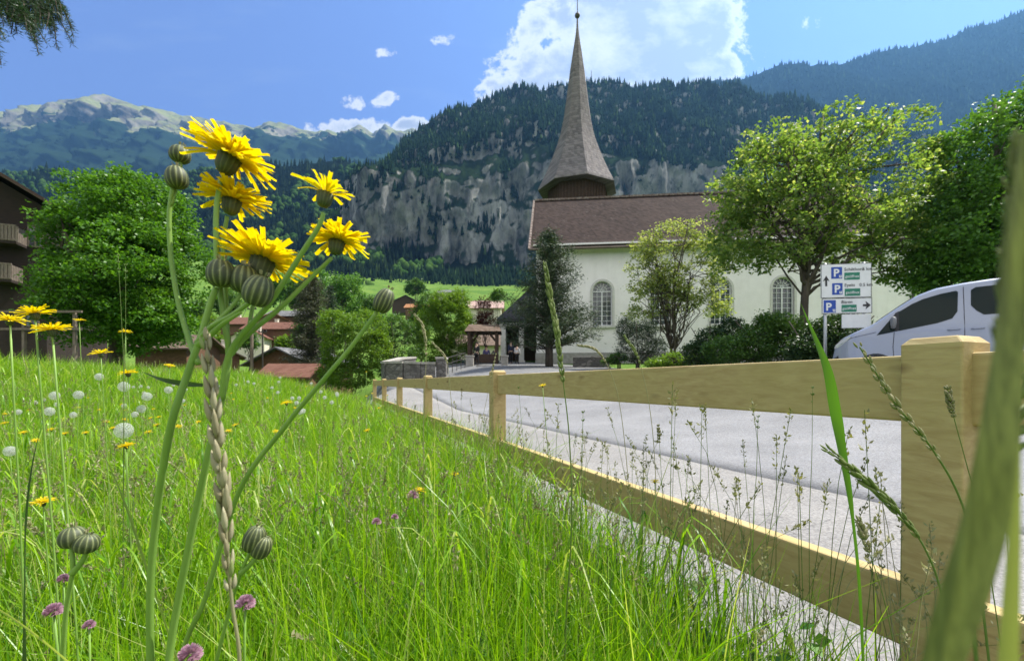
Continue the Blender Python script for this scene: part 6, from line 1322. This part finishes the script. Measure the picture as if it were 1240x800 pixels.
ear('pale drooping ear beside the stone pier, second of the bent ears', [gp(556, 700, 1.3), gp(552, 560, 1.3), gp(545, 470, 1.3), gp(540, 435, 1.3), gp(524, 415, 1.3)], .0012, .09, .012, .004, M['straw'], M['straw'], per=2, seed=13, spread=.2)
ear('arching pale ear in front of the garden wall and gate', [gp(770, 760, 1.1), gp(762, 600, 1.1), gp(752, 500, 1.1), gp(740, 452, 1.1), gp(722, 424, 1.1), gp(700, 418, 1.1)], .0011, .1, .012, .0042, M['straw'], M['straw'], per=2, seed=14, spread=.2)
ear('pale ear bending left just above the meadow of dandelion clocks', [gp(560, 720, 1.6), gp(575, 560, 1.6), gp(590, 480, 1.6), gp(600, 430, 1.6), (gp(575, 478, 1.6))][:4], .0011, .1, .012, .004, M['straw'], M['straw'], per=2, seed=15, spread=.2)
ear('leaning ear over the rail between the second and the third post', [gp(790, 800, .9), gp(795, 640, .9), gp(790, 520, .9), gp(775, 440, .9), gp(757, 408, .9)], .001, .08, .011, .004, M['straw'], M['greenear'], per=2, seed=16, spread=.2)
ear('thin dark spike standing before the road in the middle of the rail gap', [gp(800, 800, .9), gp(803, 640, .9), gp(800, 560, .9), gp(797, 516, .9)], .0008, .05, .007, .004, M['stalk'], M['purplehead'], per=4, seed=17, step=.003)
for k, (xb, yb, xt, yt, Y, lb) in enumerate([(150, 480, 143, 310, .9, 'left one of two thin stalks crossing the round maple'), (150, 480, 152, 322, .92, 'right one of two thin stalks crossing the round maple'), (912, 640, 918, 505, .8, 'hair thin stalk over the road left of the bright blade'), (980, 640, 984, 470, .85, 'thin bare stalk near the bright broad blade'), (700, 700, 706, 500, .8, 'slender green stalk over the lower rail beside the light green ear'), (640, 640, 628, 470, 1.1, 'thin stalk leaning left beside the second fence post')]):
    ear(lb, [gp(xb, 820, Y), gp(xb, yb, Y), gp((xb + xt) / 2 + 1, (yb + yt) / 2, Y), gp(xt, yt, Y)], .0009, .04, .006, .002, M['stalk'], M['stalk'], per=1, seed=20 + k, name='grass_stalk')
# --- small flowers scattered in the meadow
def small_flower(label, px, row, Y, R, kind, group=None, tilt=(0, 0, 1), seed=0):
    top = gp(px, row, Y); base_pt = ground_under(top, (random.Random(seed).uniform(-.04, .04), random.Random(seed + 1).uniform(-.02, .04))); h = top - base_pt
    nm = {'yellow': 'hawkbit_flower', 'dandelion': 'dandelion_flower', 'clock': 'dandelion_clock', 'clover': 'clover_flower'}[kind]; e = empty(nm, base_pt, label, 'dandelion clock' if kind == 'clock' else 'wildflower', group)
    b = MB(); sp_ = spline([(0, 0, 0), h * .5 + Vector((.012, 0, 0)), h], 5); b.tube(sp_, [.0011 * max(1, Y * .6)] * len(sp_), 5); b.build('stem', M['stem'], e, smooth=True)
    if kind in ('yellow', 'dandelion'): flower_head(e, h, tilt, R, seed, n=(16, 12, 8) if Y > 1 else (26, 20, 14), open_=.85, droop=.2)
    elif kind == 'clover':
        r = np.random.default_rng(seed); n = 260; d = r.normal(size=(n, 3)); d /= np.linalg.norm(d, axis=1)[:, None]; d[:, 2] = np.abs(d[:, 2]) * 1.25 - .3; c = np.array(h)[None] + d * R * .45; v, f = [], []
        L_ = R * .75
        for i in range(n):
            q = Vector(d[i]).normalized(); s = q.orthogonal().normalized() * R * .09; p = Vector(c[i]); k = len(v); v += [p - s, p + s, p + q * L_ * .6 + s * 1.3, p + q * L_, p + q * L_ * .6 - s * 1.3]; f.append((k, k + 1, k + 2, k + 3, k + 4))
        raw_mesh('flower_head', v, f, M['pink'], e)
    else:
        r = np.random.default_rng(seed); n = 190; v, f = [], []; b = MB()
        for i in range(n):
            y = 1 - 2 * (i + .5) / n; a = i * 2.39996; q = Vector((math.cos(a) * math.sqrt(1 - y * y), math.sin(a) * math.sqrt(1 - y * y), y)); p = Vector(h) + q * R; u = q.orthogonal().normalized(); w = q.cross(u); s = u * R * .012
            k = len(v); v += [Vector(h) + s, Vector(h) - s, p * .97 + Vector(h) * .03 - s, p * .97 + Vector(h) * .03 + s]; f.append((k, k + 1, k + 2, k + 3))
            for j in range(7):
                t = 6.283 * j / 7; dd = u * math.cos(t) + w * math.sin(t); e2 = q.cross(dd) * R * .016; k = len(v); v += [p - e2, p + e2, p + dd * R * .14 + q * R * .05 + e2, p + dd * R * .14 + q * R * .05 - e2]; f.append((k, k + 1, k + 2, k + 3))
        raw_mesh('seed_globe', v, f, M['fluff'], e); b.ball(h, R * .13, 8); b.build('seed_core', M['straw'], e, smooth=True)
    return e
for (px, row, Y, rp, sd_, lb) in ((42, 380, .5, 19, 1, 'yellow dandelion-like flower, highest of the three at the left border'), (12, 388, .55, 16, 2, 'yellow flower cut by the left border, beside the highest one'), (63, 400, .5, 20, 3, 'flat yellow flower, lowest of the three at the left border'), (122, 428, 1.1, 12, 4, 'orange yellow flower standing above the grass below the maple trunk'), (96, 388, 1.6, 6, 5, 'small yellow flower head in front of the dark rail fence'), (152, 402, 1.5, 7, 6, 'small yellow flower beside the two thin stalks under the maple'), (155, 452, 1.2, 11, 7, 'yellow flower just above the dandelion clock, left of the stems'), (153, 540, .9, 9, 8, 'yellow flower low between the stems below the white clock'), (52, 608, .7, 12, 9, 'orange yellow flower deep in the grass at the left'), (550, 574, 1.5, 6, 10, 'single small yellow flower in the open grass before the fence'), (507, 594, 1.2, 9, 11, 'yellow flower among dull clover heads in the middle of the meadow'), (793, 583, 1.2, 6, 12, 'tiny yellow flower over the sidewalk near the lower rail'), (347, 488, 2.2, 7, 13, 'yellow flower in the sunlit grass right of the stems'), (657, 467, 1.5, 5, 14, 'tiny yellow flower in front of the top rail near the second post'), (205, 443, 2.2, 6, 15, 'small yellow flower between the curved bud stem and the thick stem')):
    small_flower(lb, px, row, Y, rp / F * Y, 'yellow', None, (random.Random(sd_).uniform(-.25, .25), -.15, 1), sd_ * 5)
rr_ = random.Random(12)
for i in range(70):
    px = rr_.uniform(0, 470) if i % 5 else rr_.uniform(0, 200); t = rr_.random(); row = 450 + 85 * t ** 1.6 ; Y = 8.5 - 6.5 * min(1, (row - 446) / 70)
    small_flower('small yellow flower dotted over the far sunny meadow', px, row, Y, .017, 'yellow', 'small yellow flowers dotted over the meadow', (rr_.uniform(-.4, .4), -.3, 1), 100 + i)
for i, (px, row, Y, rp) in enumerate([(150, 521, 1.0, 11), (150, 468, 1.6, 7), (12, 546, 1.2, 7), (95, 478, 1.6, 6), (66, 479, 1.7, 6), (178, 480, 1.8, 6), (171, 495, 1.8, 5.5), (204, 472, 2, 5), (120, 456, 2, 5), (60, 498, 1.5, 6)]):
    small_flower(['largest white dandelion clock below the thin blade tip', 'dandelion clock right under the yellow flower left of the stems', 'dandelion clock at the left border low in the grass', 'dandelion clock between the border and the thick stems', 'dandelion clock left of its close twin near the left border', 'dandelion clock beside the thick main stem', 'lower dandelion clock beside the thick main stem', 'small dandelion clock between the two thick stems', 'dandelion clock on the crest below the maple', 'dandelion clock left of the large white one'][i], px, row, Y, rp * .82 / F * Y, 'clock', None, seed=300 + i)
for i in range(45):
    px = rr_.uniform(0, 420) ** 1.0; row = 452 + 60 * rr_.random() ** 1.4; Y = 8 - 5.6 * min(1, (row - 448) / 60)
    small_flower('small white dandelion clock on the far part of the meadow', px, row, Y, .019, 'clock', 'dandelion clocks on the far part of the meadow', seed=400 + i)
for i, (px, row, Y, rp, lb) in enumerate([(65, 740, .42, 9, 'pink clover head low at the left under the two round buds'), (77, 701, .5, 6, 'small pink clover head just below the two round buds'), (108, 757, .5, 6, 'pink clover head left of the long crossing blade'), (297, 731, .4, 10, 'bright pink clover head right of the dry ear'), (230, 793, .36, 12, 'pink clover head at the bottom edge between the thick stems'), (456, 632, .8, 5, 'pale pink clover head in the middle grass'), (478, 626, .9, 4, 'tiny pink clover head beside the pale pink one'), (500, 600, 1.1, 6, 'dull pinkish clover head under the yellow flower in mid meadow')]):
    small_flower(lb, px, row, Y, rp / F * Y, 'clover', None, seed=600 + i)
# ------------------------------------------------------------ haze
def mk_haze():
    m = bpy.data.materials.new('valley_air'); m.use_nodes = True; t = NT(m.node_tree); t.n.clear()
    pv = t.new('ShaderNodeVolumePrincipled', {'Color': (0.22, 0.52, 1.0, 1), 'Density': HAZE, 'Anisotropy': 0.5})
    o = t.new('ShaderNodeOutputMaterial'); t.l.new(pv.outputs[0], o.inputs['Volume'])
    b = MB().box(-7500, 7500, -300, 12500, -8, 3300).build('haze', m); tag(b, kind='stuff')
HAZE = 0.000075
mk_haze()
